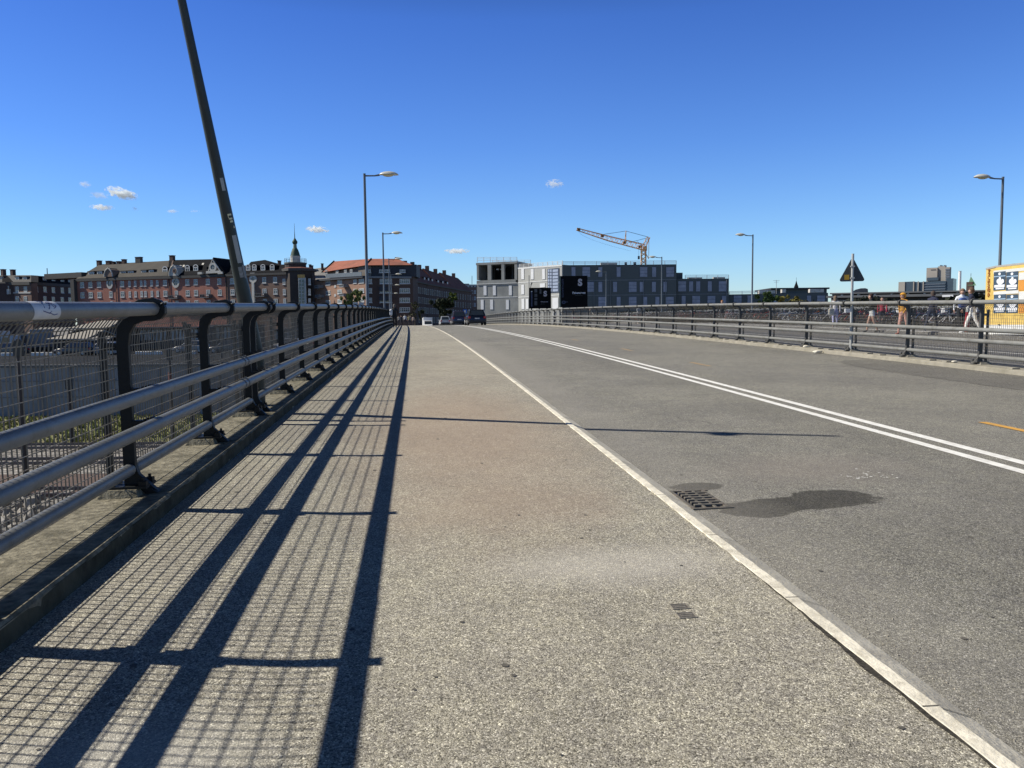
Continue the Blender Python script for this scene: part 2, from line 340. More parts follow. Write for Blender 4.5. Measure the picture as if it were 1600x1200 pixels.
strip('bridge_ledge', [(-1.705, -.03), (-1.708, LED-.016), (-1.722, LED), (-2.34, LED-.01), (-2.36, LED-.03), (-2.36, -1.3), (-1.7, -1.4), (11.5, -1.4), (11.5, -.3)], M_conc, s_list=[-6, -4, -2]+[i*.25 for i in range(0, 160)]+list(range(40, 280, 4)), jit=.003)
strip('ledge_face_shade', [(-1.7030, -.01), (-1.7055, LED-.022), (-1.709, LED-.012)], mat('shade_painted_concrete', (.055,.053,.038), .95, var=.4, scale=9, bump=.8, bscale=40, dirt=(.09,.085,.06), dscale=3, spec=.1), s_list=[-2]+[i*.12 for i in range(0, 333)]+list(range(40, 140, 2)), jit=.002)  # near-black strip: shade of the ledge's kerb face painted into its colour
strip('bridge_ledge', [(11.06, -.03), (11.075, LED-.015), (11.10, LED), (11.72, LED), (11.74, LED-.02), (11.74, -.3)], mat('ledge_concrete_pale', (.29,.265,.21), .92, var=.2, scale=4, bump=.7, bscale=50, dirt=(.22,.2,.15), dscale=2.2), jit=.003)
strip('plaza_road', [(11.74, .02), (22, .03), (160, .05)], M_plaza)
strip('plaza_line_marking', [(15.6, .027), (15.68, .027)], M_white)
M_yelw = mat('orange_marking_worn', (.36,.25,.12), .9, var=.2, scale=14, dirt=(.22,.2,.165), dscale=6)
def dash(s0, s1, m):
    mb = MB(); z = roadz(6.4)+.006; mb.add([P(6.36, s0, z), P(6.47, s0, z), P(6.47, s1, z), P(6.36, s1, z)], [(0,1,2,3)]); tag(mb.build('orange_dash_marking', m), kind='structure')
dash(6.9, 8.05, M_yellow)
for q_ in (16.3, 22.4, 30.0): dash(q_, q_+1.2, M_yelw)
# a long darker patch of newer asphalt by the right ledge
mb = MB(); n_ = 26; vs = []
for k in range(n_+1): s = 5+12.3*k/n_; vs += [P(9.27+.02*sin(k*1.7)+(.9*(k/n_)**14), s, roadz(9.3)+.004), P(11.09, s, roadz(11)+.004)]
mb.add(vs, [(2*k, 2*k+1, 2*k+3, 2*k+2) for k in range(n_)]); tag(mb.build('asphalt_patch', aggregate('patch_asphalt', (.045,.043,.038), (.15,.142,.122), (.42,.40,.36), 215, coarse=.12, warp=.3)), kind='structure')
mb = MB(); rj = random.Random(11)
for k in range(34):
    X, s = rj.gauss(3.60, .11), rj.gauss(5.80, .075); r = rj.uniform(.003, .016); m_ = rj.randint(4, 6); z = roadz(X)+.003
    mb.add([P(X+r*rj.uniform(.5, 1.3)*cos(2*pi*i/m_), s+r*.8*rj.uniform(.5, 1.3)*sin(2*pi*i/m_), z) for i in range(m_)], [tuple(range(m_))])
tag(mb.build('paint_flecks', M_white), kind='structure')
# open joints between the kerb stones
mb = MB(); rj = random.Random(4)
for k in range(-1, 60):
    s = k*1.0+.35+rj.uniform(-.02, .02); w = rj.uniform(.002, .0035)
    for (Xa, ha), (Xb, hb) in (((1.697,.0088),(1.768,.0075)), ((1.772,-.003),(1.885,roadz(1.9)+.0105))):
        mb.add([P(Xa, s-w, ha), P(Xb, s-w, hb), P(Xb, s+w, hb), P(Xa, s+w, ha)], [(0,1,2,3)])
tag(mb.build('kerb_joints', mat('joint_dirt', (.12,.11,.09), .95)), kind='structure')
# raised plaza pavement with its pale kerb
strip('plaza_pavement', [(22.30, .152), (60, .16)], mat('plaza_slabs', (.17,.165,.155), .9, var=.2, scale=1.2, dirt=(.10,.10,.095), dscale=.8))
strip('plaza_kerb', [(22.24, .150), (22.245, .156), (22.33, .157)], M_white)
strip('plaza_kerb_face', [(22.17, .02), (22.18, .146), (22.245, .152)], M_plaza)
# ------------------------------------------------------------------ railings
def railing(name, label, Xr, inw, S, mpaint, mpost, post_pitch):
    """Xr: rail centre line; inw: +1 if traffic lies at larger X; S: post stations"""
    Xp = Xr - inw*.21
    root = thing(name, label, 'railing', P(Xp, S[1], LED))
    inv = root.matrix_basis.inverted()
    prof = [(-.04,.15),(-.04,1.14),(-.032,1.24),(-.01,1.33),(.045,1.395),(.12,1.438),(.21,1.450),(.262,1.431),(.289,1.385),(.287,1.342),(.260,1.308),(.21,1.293),(.14,1.291),(.085,1.27),(.05,1.21),(.038,1.13),(.038,.30),(.06,.24),(.11,.19),(.18,.118),(.06,.114),(.03,.15)]
    pm = MB(); pm.prism([(inw*u, z) for u, z in prof], 1, -.024, .024)
    pm.box((inw*-.135, 0, .70), (.035, .05, 1.05))              # outer flange behind the mesh
    pm.box((inw*-.09, 0, .24), (.10, .03, .05)); pm.box((inw*-.09, 0, 1.12), (.10, .03, .05))
    br = pm
    for h in (.82, .597):
        br.box((inw*.10, 0, h), (.12, .07, .035)); br.box((inw*.163, 0, h), (.012, .09, .085))
        br.sweep([(inw*.12, -.03, h-.06), (inw*.12, -.03, h+.03)], .011, 6); br.sweep([(inw*.12, .03, h-.06), (inw*.12, .03, h+.03)], .011, 6)
    for y in (-.025, .025): br.sweep([(inw*.262, y, 1.40), (inw*.285, y*1.2, 1.412)], .010, 6)
    post0 = pm.build('post', mpost, None, bevel=.004)
    bm_ = MB(); bm_.prism([(inw*-.14, LED+.045), (inw*-.14, LED+.062), (inw*.13, LED+.062), (inw*.13, LED+.045)], 1, -.10, .10)
    bm_.prism([(inw*.06, LED+.046), (inw*.12, LED+.046), (inw*.185, LED+.004), (inw*.10, LED+.004)], 1, -.045, .045)
    for y in (-.065, .065):
        bm_.box((inw*.10, y, LED+.075), (.05, .045, .034)); bm_.sweep([(inw*.10, y, LED+.06), (inw*.10, y, LED+.115)], .011, 6)
        bm_.sweep([(inw*-.10, y, LED+.06), (inw*-.10, y, LED+.09)], .018, 6)
    plate0 = bm_.build('base_plate', mpost, None)
    gp = MB(); gp.hexa([Vector((inw*-.17,-.15,LED-.004)), Vector((inw*.09,-.15,LED-.004)), Vector((inw*.09,.15,LED-.004)), Vector((inw*-.17,.15,LED-.004)), Vector((inw*-.15,-.12,LED+.045)), Vector((inw*.07,-.12,LED+.045)), Vector((inw*.07,.12,LED+.045)), Vector((inw*-.15,.12,LED+.045))])
    pad0 = gp.build('grout_pad', M_conc if inw > 0 else MATS['ledge_concrete_pale'], None)
    def place(src, M, first):
        o = src if first else src.copy()
        if not first: C.objects.link(o)
        o.parent = root; o.matrix_basis = inv @ M; return o
    for i, s in enumerate(S):
        M = frame(Xp, s)
        for q in (post0, plate0, pad0): place(q, M, i == 0)
    # continuous rails
    def line(h, X, r, nm, n=12):
        mb = MB(); s0, s1 = S[0]-.6, S[-1]+.3; ss = []; s = s0
        while s < s1: ss.append(s); s += .7 if s < 40 else 2
        mb.sweep([P(X, s, h) for s in ss], r, n); return mb.build(nm, mpaint, root, smooth=True)
    line(1.375, Xr, .0445, 'top_rail', 16); line(.82, Xr, .044, 'middle_rail', 14); line(.597, Xr, .044, 'middle_rail', 14)
    # sleeves where rails are joined
    # bottom rail pieces and mesh panels, one per bay
    cache = {}
    for i in range(len(S)-1):
        L = S[i+1]-S[i]
        if L < .8: continue
        M = frame(Xp, S[i]); d = (P(Xp, S[i+1])-P(Xp, S[i])); t = d.normalized(); r = Vector((t.y, -t.x, 0)).normalized(); n = r.cross(t)
        M = Matrix((r, t, n)).transposed().to_4x4(); M.translation = P(Xp, S[i])
        far = S[i] > 34
        key = (round(L, 2), far)
        if key not in cache:
            b = MB(); b.sweep([(inw*.01, .028, .28), (inw*.01, .05, .28), (inw*.01, L-.05, .28), (inw*.01, L-.028, .28)], [.034, .042, .042, .034], 12)
            bo_ = b.build('bottom_rail', mpaint, None, smooth=True)
            w = MB(); R = .0040 if inw > 0 else .0036; R2 = .0034
            pts = [(-.052,.20),(-.052,.66),(-.052,1.12),(-.044,1.19),(-.022,1.255),(.02,1.305),(.08,1.335),(.15,1.345)]
            pts = [(inw*u, z) for u, z in pts]
            rn = random.Random(i)
            y = .05; n_ = 0
            while y < L-.04:
                w.sweep([(u+(rn.uniform(-.002,.002)), y+rn.uniform(-.0015,.0015), z) for u, z in pts], R, 4 if not far else 3); y += .0505 if not far else .101
            hz = [(.20+.0705*k) for k in range(14)]
            for z in hz: w.sweep([(inw*-.048, .03, z), (inw*-.046, L/2, z-.003), (inw*-.048, L-.03, z)], R2, 4 if not far else 3)
            for u, z in ((-.044,1.19),(-.022,1.255),(.022,1.308),(.08,1.338)): w.sweep([(inw*u, .03, z), (inw*u, L-.03, z)], R, 4 if not far else 3)
            cache[key] = (bo_, w.build('wire_mesh', M_wire, None)); first = True
        else: first = False
        for q in cache[key]: place(q, M, first)
    return root
SL = [3.36-1.99*k for k in range(3, -1, -1)] + [5.53, 7.52, 9.34, 9.66] + [9.66+1.99*k for k in range(1, 56)]
railL = railing('bridge_railing', 'grey tubular railing with wire mesh panels beside the pavement on the left', -1.775, 1, SL, M_rail, M_post, 1.99)
SR = [14.44+2.345*k for k in range(-6, 54)]
railR = railing('bridge_railing', 'pale grey tubular railing with mesh between the road and the plaza on the right', 11.2, -1, SR, M_railR, M_postR, 2.345)
# joint sleeves on the left rails
sb = MB()
for h in (.82, .597):
    for s in (8.05, 8.20):
        M = frame(-1.775, s, h)
        sb.lathe([(.0445, -.02), (.051, -.018), (.051, .018), (.0445, .02)], 14, 0, M @ Matrix.Rotation(pi/2, 4, 'X'))
        sb.box((0, 0, .052), (.022, .03, .02), 0, M)
sb.build('rail_sleeve', M_rail, railL)
# sticker wrapped on the near top rail
def wrap(name, s0, s1, a0, a1, X, h, r, m, parent, top=None):
    mb = MB(); vs = []; n = 14
    for j, s in enumerate([s0+(s1-s0)*k/6 for k in range(7)]):
        M = frame(X, s, h)
        for i in range(n+1):
            a = a0+(a1-a0)*i/n; bulge = .018*sin(pi*i/n)
            ds = -bulge*.8
            vs.append(M @ Vector((r*cos(a), ds + (0 if j else -bulge*.2), r*sin(a))))
    mb.add(vs, [(j*(n+1)+i, j*(n+1)+i+1, (j+1)*(n+1)+i+1, (j+1)*(n+1)+i) for j in range(6) for i in range(n)])
    return mb.build(name, m, parent, smooth=True)
stk = wrap('sticker', 3.76, 4.02, radians(-60), radians(120), -1.775, 1.375, .0452, mat('sticker_white', (.55,.56,.58), .5, var=.08, scale=20), None)
tag(stk, 'worn white sticker with blue scribbled lettering wrapped round the near top rail', 'sticker')
sc = MB()
def onrail(s, a): return frame(-1.775, s, 1.375) @ Vector((.0459*cos(a), -.014*sin((a+pi/3)/pi*pi), .0459*sin(a)))
for stroke in ([(3.85,1.5),(3.87,.9),(3.86,.3)],[(3.85,1.5),(3.90,1.3),(3.865,.95)],[(3.90,1.3),(3.92,.5),(3.90,.2)],[(3.91,1.0),(3.94,.9),(3.92,.6)],[(3.95,1.5),(3.94,.9),(3.96,.4)],[(3.97,1.5),(3.955,.9),(3.985,.5)],[(3.84,.0),(3.90,-.25),(3.98,.45)],[(3.90,-.2),(3.95,-.45),(3.98,-.35)]):
    sc.sweep([onrail(s, a) for s, a in stroke], .0022, 4)
sc.build('scribble', mat('blue_ink', (.02,.035,.16), .6), stk)

# ------------------------------------------------------------------ street lamps
M_lpole = mat('lamp_pole_paint', (.10,.115,.13), .45, var=.1, scale=2, spec=.5)
M_lhead = mat('lamp_head', (.58,.56,.48), .35, var=.05)
M_lglass = mat('lamp_glass', (.62,.56,.34), .25, var=.05)
def lamp_proto(side):
    root = thing('street_lamp', 'x', 'street lamp', (0, 0, 0), 0, 'tall street lamps along the bridge')
    p = MB(); p.sweep([(0,0,0),(0,0,1.0)], .095, 12); p.sweep([(0,0,1.0),(0,0,1.05),(0,0,7.05),(0,0,7.2)], [.095,.075,.055,.06], 12)
    p.build('pole', M_lpole, root, smooth=True)
    a = MB(); a.sweep([(0,0,7.1),(side*.45,0,7.11),(side*.68,0,7.15)], [.035,.033,.05], 10); a.build('arm', M_lpole, root, smooth=True)
    h = MB(); pts = []
    n = 14
    rings = [(0,.02,.0),(.06,.10,.07),(.2,.17,.125),(.4,.20,.15),(.6,.18,.12),(.72,.10,.06),(.78,.015,.0)]
    vs = []; fs = []
    for (x, wy, hz) in rings:
        for k in range(n):
            an = 2*pi*k/n; zz = sin(an)*hz if sin(an) > 0 else sin(an)*.03
            vs.append((side*(.66+x*1.12), cos(an)*wy, 7.17+zz))
    for i in range(len(rings)-1):
        for k in range(n): fs.append((i*n+k, i*n+(k+1) % n, (i+1)*n+(k+1) % n, (i+1)*n+k))
    h.add(vs, fs); h.build('lamp_head', M_lhead, root, smooth=True)
    g = MB(); g.lathe([(.001,-.075),(.07,-.07),(.13,-.045),(.15,-.01)], 14, 0, Matrix.Translation((side*1.06, 0, 7.15)) @ Matrix.Diagonal((1.6,1,1,1))); g.build('glass_bowl', M_lglass, root, smooth=True)
    return root
lpL = lamp_proto(1); lpR = lamp_proto(-1)
ordn = ['nearest', 'second', 'third', 'fourth', 'fifth', 'sixth']
for i, s in enumerate([36.0, 61.5, 87.0, 112.5, 138, 163.5]):
    for side in (0, 1):
        src = (lpL, lpR)[side]; X = (-2.13, 28.25)[side]; s = s if side == 0 else (34.5, 61.7, 84.5, 108, 133, 158)[i]
        M = Matrix.Translation(P(X, s, .24))
        lab = ('%s upright street lamp counting away from the camera behind the left railing' if side == 0 else '%s street lamp counting away from the camera beyond the right railing') % ordn[i]
        if i == 0: src.matrix_basis = M; src['label'] = lab
        else: copy_tree(src, M, lab)
# the leaning pole at the left, a knocked lamp that hangs out over the railway
top = Vector((-2.84, 9.17, 6.85)); knee = P(-2.14, 10.1, 1.35)
base = top+(knee-top)*1.12; foot = Vector((base.x-.02, base.y+.05, -.25))
lean = thing('street_lamp', 'leaning dark green pole with stickers rising behind the left railing', 'street lamp', foot)
d = (top-base)
lp = MB(); lp.sweep([foot, base, base+d*.08, base+d*.15, base+d*.17, base+d*.6, top], [.092,.092,.090,.088,.080,.052,.036], 20); lp.build('pole', mat('lean_pole_paint', (.028,.034,.028), .4, var=.15, scale=3, dirt=(.035,.035,.03), dscale=5, spec=.35), lean, smooth=True)
hd = Vector((3.5, 7.92, .0))+SUNV*10.5
la = MB(); la.sweep([top-d*.01, top+(hd-top)*.8], .022, 10); la.build('arm', M_lpole, lean, smooth=True)
lh = MB(); q = (hd-top).to_track_quat('X', 'Z').to_matrix().to_4x4(); q.translation = hd
lh.lathe([(.01,-.04),(.10,-.03),(.13,0),(.10,.06),(.01,.09)], 14, 0, q @ Matrix.Diagonal((1.6,1,1,1))); lh.build('lamp_head', M_lhead, lean, smooth=True)
# stickers on the leaning pole: flat patches curved round the camera side
def polepatch(t0, t1, a0, a1, m, name='sticker', r=.0985, label=None):
    mb = MB(); ax = d.normalized(); toc = (Vector((0,0,EYE))-base); toc -= ax*toc.dot(ax); toc.normalize(); sd = ax.cross(toc)
    n = 8; vs = []
    for t in (t0, t1):
        rr = (.0905 if t < .16 else .080-(t-.17)*.0651)+.0022
        for i in range(n+1):
            a = a0+(a1-a0)*i/n; vs.append(base+d*t+(toc*cos(a)+sd*sin(a))*rr)
    mb.add(vs, [(i, i+1, n+2+i, n+1+i) for i in range(n)]); o = mb.build(name, m, lean)
    if label: o['label'] = label
polepatch(.205,.262,.1,.85, mat('grey_sheet', (.33,.34,.33), .6, var=.1))
polepatch(.352,.377,.1,.7, mat('grey_sheet', (.33,.34,.33), .6, var=.1), label='small grey sticker higher on the pole')
for t0, t1, a0, a1 in ((.302,.3055,.1,.75),(.294,.2975,.2,.8),(.2975,.302,.1,.2),(.288,.292,.3,.8),(.276,.281,.7,.9)):
    polepatch(t0, t1, a0, a1, M_lglass, 'scrawl')
for t0, t1, a0, a1 in ((.175,.197,.0,.6),(.172,.2,.7,1.1)):
    polepatch(t0, t1, a0, a1, mat('grey_paper', (.22,.22,.21), .7, var=.3, scale=40), 'torn_poster')

# ------------------------------------------------------------------ warning sign seen from behind
sg = thing('road_sign', 'triangular warning sign seen from behind on a slim pale pole at the right railing', 'sign', P(11.36, 19.05, 0))
mb = MB(); mb.sweep([P(11.36,19.05,.0), P(11.36,19.05,2.66)], .034, 12); mb.build('pole', M_steel, sg, smooth=True)
def tri(cx, cz, w, h, y0, y1, rr=.045):
    pts = []
    V3 = [(cx-w/2, cz), (cx+w/2, cz), (cx, cz+h)]
    cen = (cx, cz+h/3)
    for k, (x, z) in enumerate(V3):
        base_a = [radians(210), radians(330), radians(90)][k]
        vx, vz = cen[0]-x, cen[1]-z; l = sqrt(vx*vx+vz*vz); ox, oz = x+vx/l*rr*2, z+vz/l*rr*2
        for j in range(5):
            a = base_a + radians(-60+30*j); pts.append((ox+rr*cos(a), oz+rr*sin(a)))
    return pts
Ms = frame(11.36, 19.05); Ms = Matrix.Translation(P(11.36,19.05,0)) @ Matrix.Rotation(-.35, 4, 'Z')
mb = MB(); mb.prism(tri(0, 1.94, .66, .64, 0, 0), 1, .036, .05, 0, Ms)
mb.prism(tri(0, 1.94, .66, .64, 0, 0), 1, .033, .036, 0, Ms)
mb.build('sign_plate', mat('sign_back', (.055,.06,.065), .5, metal=.3, var=.1), sg)
mb = MB(); mb.box((-.13, .0315, 2.055), (.115, .003, .13), 0, Ms); mb.build('sticker', mat('sticker_ochre', (.42,.25,.02), .6), sg)
mb = MB()
for z in (2.03, 2.33): mb.box((0, .0, z), (.10, .09, .035), 0, Ms)
mb.build('clamp', M_steel, sg)
# stones left on the right ledge edge
for i, (X, s, r) in enumerate([(10.9, 19.9, .09), (11.25, 21.2, .06), (11.2, 14.9, .045)]):
    mb = MB(); b = bmesh.new(); bmesh.ops.create_icosphere(b, subdivisions=2, radius=r)
    rn = random.Random(i)
    for v in b.verts: v.co = Vector((v.co.x*1.5, v.co.y, v.co.z*.6))*rn.uniform(.85, 1.1)
    mb.add([v.co.copy() for v in b.verts], [[v.index for v in f.verts] for f in b.faces], 0, Matrix.Translation(P(X, s, (roadz(X) if X < 11.05 else LED)+r*.45))); b.free()
    tag(mb.build('stone', M_kerbtop), ['largest pale stone lying on the road edge under the right railing', 'middle sized pale stone on the ledge just beyond the road stone', 'smallest pale stone lying on the ledge by the right railing'][i], 'stone', 'loose stones by the right railing')
# small concrete cover blocks on the right ledge
cb = 0
for i, s in enumerate(SR[4:30]):
    for k in (.62, 1.15):
        mb = MB(); mb.box((0, 0, .012), (.16, .14, .035), 0, frame(11.17, s+k, LED)); o = mb.build('ledge_block', MATS['ledge_concrete_pale'], None, bevel=.006)
        tag(o, 'small flat concrete block on the ledge below the right railing', 'block', 'concrete blocks on the right ledge')

# ------------------------------------------------------------------ drain and cover
M_iron = mat('cast_iron_grey', (.13,.12,.10), .75, metal=.1, var=.3, scale=30, dirt=(.16,.13,.10), dscale=14)
gx0, gx1, gs0, gs1 = 1.90, 2.15, 5.12, 5.62
dr = thing('drain_grate', 'rusty cast iron drain grate in the asphalt beside the kerb', 'drain', P(2.065, 5.37, roadz(2)))
mb = MB(); zr = roadz(2.04)
for s in (gs0, gs1): mb.box((0, 0, 0), (gx1-gx0+.05, .028, .016), 0, frame(2.04, s, zr+.002))
for X in (gx0, gx1): mb.box((0, 0, 0), (.028, gs1-gs0-.028, .016), 0, frame(X, 5.37, zr+.0025))
mb.build('frame', M_iron, dr, bevel=.003)
mb = MB(); nb = 6
for k in range(nb):
    s = gs0+.08+k*(gs1-gs0-.16)/(nb-1); mb.box((0, 0, 0), (gx1-gx0-.03, .030, .02), 0, frame(2.04, s, zr+.006))
for X in (1.99, 2.07): mb.box((0, 0, 0), (.022, gs1-gs0-.03, .016), 0, frame(X, 5.37, zr+.003))
mb.build('bars', M_iron, dr, bevel=.004)
mb = MB(); mb.add([P(X, s, zr+.0012+.0) for X, s in ((gx0,gs0),(gx1,gs0),(gx1,gs1),(gx0,gs1))], [(0,1,2,3)]); mb.build('shaft', M_black, dr)
cv = thing('cover_plate', 'small slotted metal cover set flush in the pavement', 'cover', P(1.17, 3.27, 0))
M_rim = mat('worn_metal_rim', (.25,.23,.19), .8, var=.3, scale=60)
for nm, s, X in (('slots', 3.335, 1.172), ('slots', 3.235, 1.168)):
    f_ = frame(X, s, 0); mb = MB(); mb.box((0,0,.0012), (.074,.052,.003), 0, f_); o = mb.build('recess', mat('grey_dust', (.10,.09,.08), .9, var=.4, scale=90), cv)
    mb = MB()
    for dx, dy, wx, wy in ((0,-.028,.082,.004),(0,.028,.082,.004),(-.039,0,.004,.052),(.039,0,.004,.052),(0,-.008,.05,.005),(.004,.010,.055,.005)): mb.box((dx,dy,.002), (wx,wy,.005), 0, f_)
    mb.build(nm, M_rim, cv)
# ------------------------------------------------------------------ railway and land under and beside the bridge
M_ballast = aggregate('ballast', (.05,.045,.04), (.20,.185,.165), (.42,.40,.37), 7, bump=1.0, coarse=.25)
M_rust = mat('rusty_trackbed', (.10,.065,.05), .95, var=.35, scale=2, bump=.6, bscale=12)
M_grass = mat('grass_ground', (.17,.16,.07), .95, var=.4, scale=.7, bump=.8, bscale=8, dirt=(.15,.13,.07), dscale=.5)
M_yard = mat('yard_asphalt', (.03,.032,.036), 1.0, spec=.03, var=.2, scale=.5, dirt=(.045,.045,.045), dscale=.3)
def cquad(name, pts, z, m, kind='structure'):
    mb = MB(); mb.add([W2(a, b, z) for a, b in pts], [tuple(range(len(pts)))]); return tag(mb.build(name, m), kind=kind)
cquad('ground', [(-4000,-200),(4000,-200),(4000,6000),(-4000,6000)], -6.05, M_ballast)
cquad('trackbed', [(-130,34.8),(60,34.8),(60,39.6),(-130,39.6)], -6.04, M_rust)
cquad('grass', [(-130,50.2),(60,50.2),(60,66.6),(-130,66.6)], -6.03, M_grass)
mb = MB(); mb.hexa([W2(-900,67.3,-6), W2(-2,67.3,-6), W2(-2,1400,-6), W2(-900,1400,-6), W2(-900,67.3,-1.62), W2(-2,67.3,-1.62), W2(-2,1400,-1.62), W2(-900,1400,-1.62)])
tag(mb.build('street_terrain', M_yard), kind='structure')
# tracks: thing > rail x2, sleepers
M_railsteel = mat('track_rail', (.13,.10,.085), .5, metal=.5, var=.2, scale=8); M_sleeper = mat('sleeper_concrete', (.24,.22,.2), .9, var=.2)
for k, b0 in enumerate((34.3, 42.6, 48.2)):
    t = thing('railway_track', ['railway track beside the rubble, closest of the tracks to the bridge', 'railway track lying in grey ballast in the middle of the tracks', 'railway track beside the grass strip, furthest of the tracks'][k], 'railway track', W2(-60, b0, -6), 0, 'railway tracks left of the bridge')
    for db in (-.72, .72):
        mb = MB(); mb.hexa([W2(-130,b0+db-.04,-5.93), W2(40,b0+db-.04,-5.93), W2(40,b0+db+.04,-5.93), W2(-130,b0+db+.04,-5.93), W2(-130,b0+db-.03,-5.76), W2(40,b0+db-.03,-5.76), W2(40,b0+db+.03,-5.76), W2(-130,b0+db+.03,-5.76)]); mb.build('rail', M_railsteel, t)
    mb = MB(); a = -110
    while a < 10: mb.hexa([W2(a,b0-1.25,-6.2), W2(a+.26,b0-1.25,-6.2), W2(a+.26,b0+1.25,-6.2), W2(a,b0+1.25,-6.2), W2(a,b0-1.25,-6.02), W2(a+.26,b0-1.25,-6.02), W2(a+.26,b0+1.25,-6.02), W2(a,b0+1.25,-6.02)]); a += .62
    o = mb.build('sleepers', M_sleeper, t); o['kind'] = 'stuff'
# boulders close to the bridge: uncountable rubble
rn = random.Random(3); mb = MB(); b = bmesh.new(); bmesh.ops.create_icosphere(b, subdivisions=1, radius=1); V0 = [v.co.copy() for v in b.verts]; F0 = [[v.index for v in f.verts] for f in b.faces]; b.free()
for i in range(2600):
    bb = rn.uniform(22, 33); a = rn.uniform(-.82, -.1)*bb; r = rn.uniform(.12, .34)
    M = Matrix.Translation(W2(a, bb, -6+r*.3)) @ Euler((rn.uniform(0,6),rn.uniform(0,6),rn.uniform(0,6))).to_matrix().to_4x4() @ Matrix.Diagonal((r*rn.uniform(.7,1.4), r, r*rn.uniform(.5,.9), 1))
    mb.add([v*rn.uniform(.82,1.12) for v in V0], F0, 0, M)
tag(mb.build('rubble', mat('rubble_stone', (.30,.28,.25), .95, var=.35, scale=.8, dirt=(.12,.11,.09), dscale=1.5)), 'pale rubble stones heaped below the bridge edge', 'rubble', kind='stuff')
# grass tufts
mb = MB()
for i in range(9000):
    bb = rn.uniform(50.4, 66.2); a = rn.uniform(-.76, -.03)*bb; z = -6.03; h = rn.uniform(.08, .3)*(1.5 if rn.random() < .1 else 1); w = rn.uniform(.05, .13); an = rn.uniform(0, pi)
    p = W2(a, bb, z); dx = Vector((cos(an)*w, sin(an)*w, 0)); tp = Vector((rn.uniform(-.15,.15), rn.uniform(-.15,.15), h))
    mb.add([p-dx, p+dx, p+tp+dx*.2, p+tp-dx*.2], [(0,1,2,3)])
tag(mb.build('grass_tufts', mat('grass_blades', (.20,.215,.06), .9, var=.45, scale=1.5)), 'rough green and yellow grass strip beside the tracks', 'grass', kind='stuff')
# retaining wall of blue grey panels with posts
M_panel = mat('wall_panel', (.20,.215,.24), .8, var=.16, scale=.6, dirt=(.15,.165,.19), dscale=.35)
wl = thing('retaining_wall', 'long blue grey panelled wall behind the grass strip', 'wall', W2(-60, 67, -6))
mb = MB(); mb.hexa([W2(-130,66.9,-6.02), W2(-1,66.9,-6.02), W2(-1,67.2,-6.02), W2(-130,67.2,-6.02), W2(-130,66.9,-1.75), W2(-1,66.9,-1.75), W2(-1,67.2,-1.75), W2(-130,67.2,-1.75)]); mb.build('panels', M_panel, wl)
mb = MB(); mb.hexa([W2(-130,66.7,-1.745), W2(-1,66.7,-1.745), W2(-1,67.4,-1.745), W2(-130,67.4,-1.745), W2(-130,66.7,-1.55), W2(-1,66.7,-1.55), W2(-1,67.4,-1.55), W2(-130,67.4,-1.55)]); mb.build('coping', mat('coping_grey', (.13,.135,.14), .9, spec=.1), wl)
for k in range(24):
    a = -62+k*2.6; mb = MB(); mb.hexa([W2(a,66.76,-6), W2(a+.16,66.76,-6), W2(a+.16,66.9,-6), W2(a,66.9,-6), W2(a,66.76,-1.76), W2(a+.16,66.76,-1.76), W2(a+.16,66.9,-1.76), W2(a,66.9,-1.76)]); mb.build('rib', mat('wall_rib', (.15,.16,.18), .8), wl)
for k, z in enumerate((-3.0, -4.4)):
    mb = MB(); mb.hexa([W2(-130,66.82,z), W2(-1,66.82,z), W2(-1,66.9,z), W2(-130,66.9,z), W2(-130,66.82,z+.08), W2(-1,66.82,z+.08), W2(-1,66.9,z+.08), W2(-130,66.9,z+.08)]); mb.build('rib', mat('wall_rib', (.15,.16,.18), .8), wl)
# line side posts and masts (px, base y, top y, distance)
M_mast = mat('mast_rust', (.035,.03,.028), .7, var=.3, scale=4)
for k, (px, top_, d_, w_, lab) in enumerate([(28, 530, 34, .12, 'thick dark post rising from the rubble seen at the far left through the mesh'), (264, 545, 52, .10, 'dark signal post with a reddish middle standing in the grass seen through the railing'),
        (288, 503, 78, .10, 'slim dark mast on the street behind the retaining wall'), (345, 512, 80, .10, 'slim dark mast beside the pale market hall'), (365, 505, 84, .10, 'dark mast right of the pale market hall, left of the leaning pole'), (107, 590, 50, .10, 'short dark post standing before the blue grey wall')]):
    p1 = at(px, top_, d_); zb = -6.0 if d_ < 67 else -1.6; t = thing('line_post', lab, 'post', Vector((p1.x, p1.y, zb)), 0, 'dark posts beside the railway')
    mb = MB(); mb.sweep([Vector((p1.x, p1.y, zb)), p1], [w_, w_*.8], 8); mb.build('pole', M_mast, t)
    mb = MB(); mb.box((0, 0, 0), (.34, .3, .7), 0, Matrix.Translation(p1-Vector((0,0,.4)))); mb.build('signal_box', M_black, t)
    if k == 1: mb = MB(); mb.sweep([p1-Vector((0,0,1.6)), p1-Vector((0,0,2.5))], w_*1.15, 8); mb.build('red_band', mat('dull_red', (.12,.03,.025), .8), t)

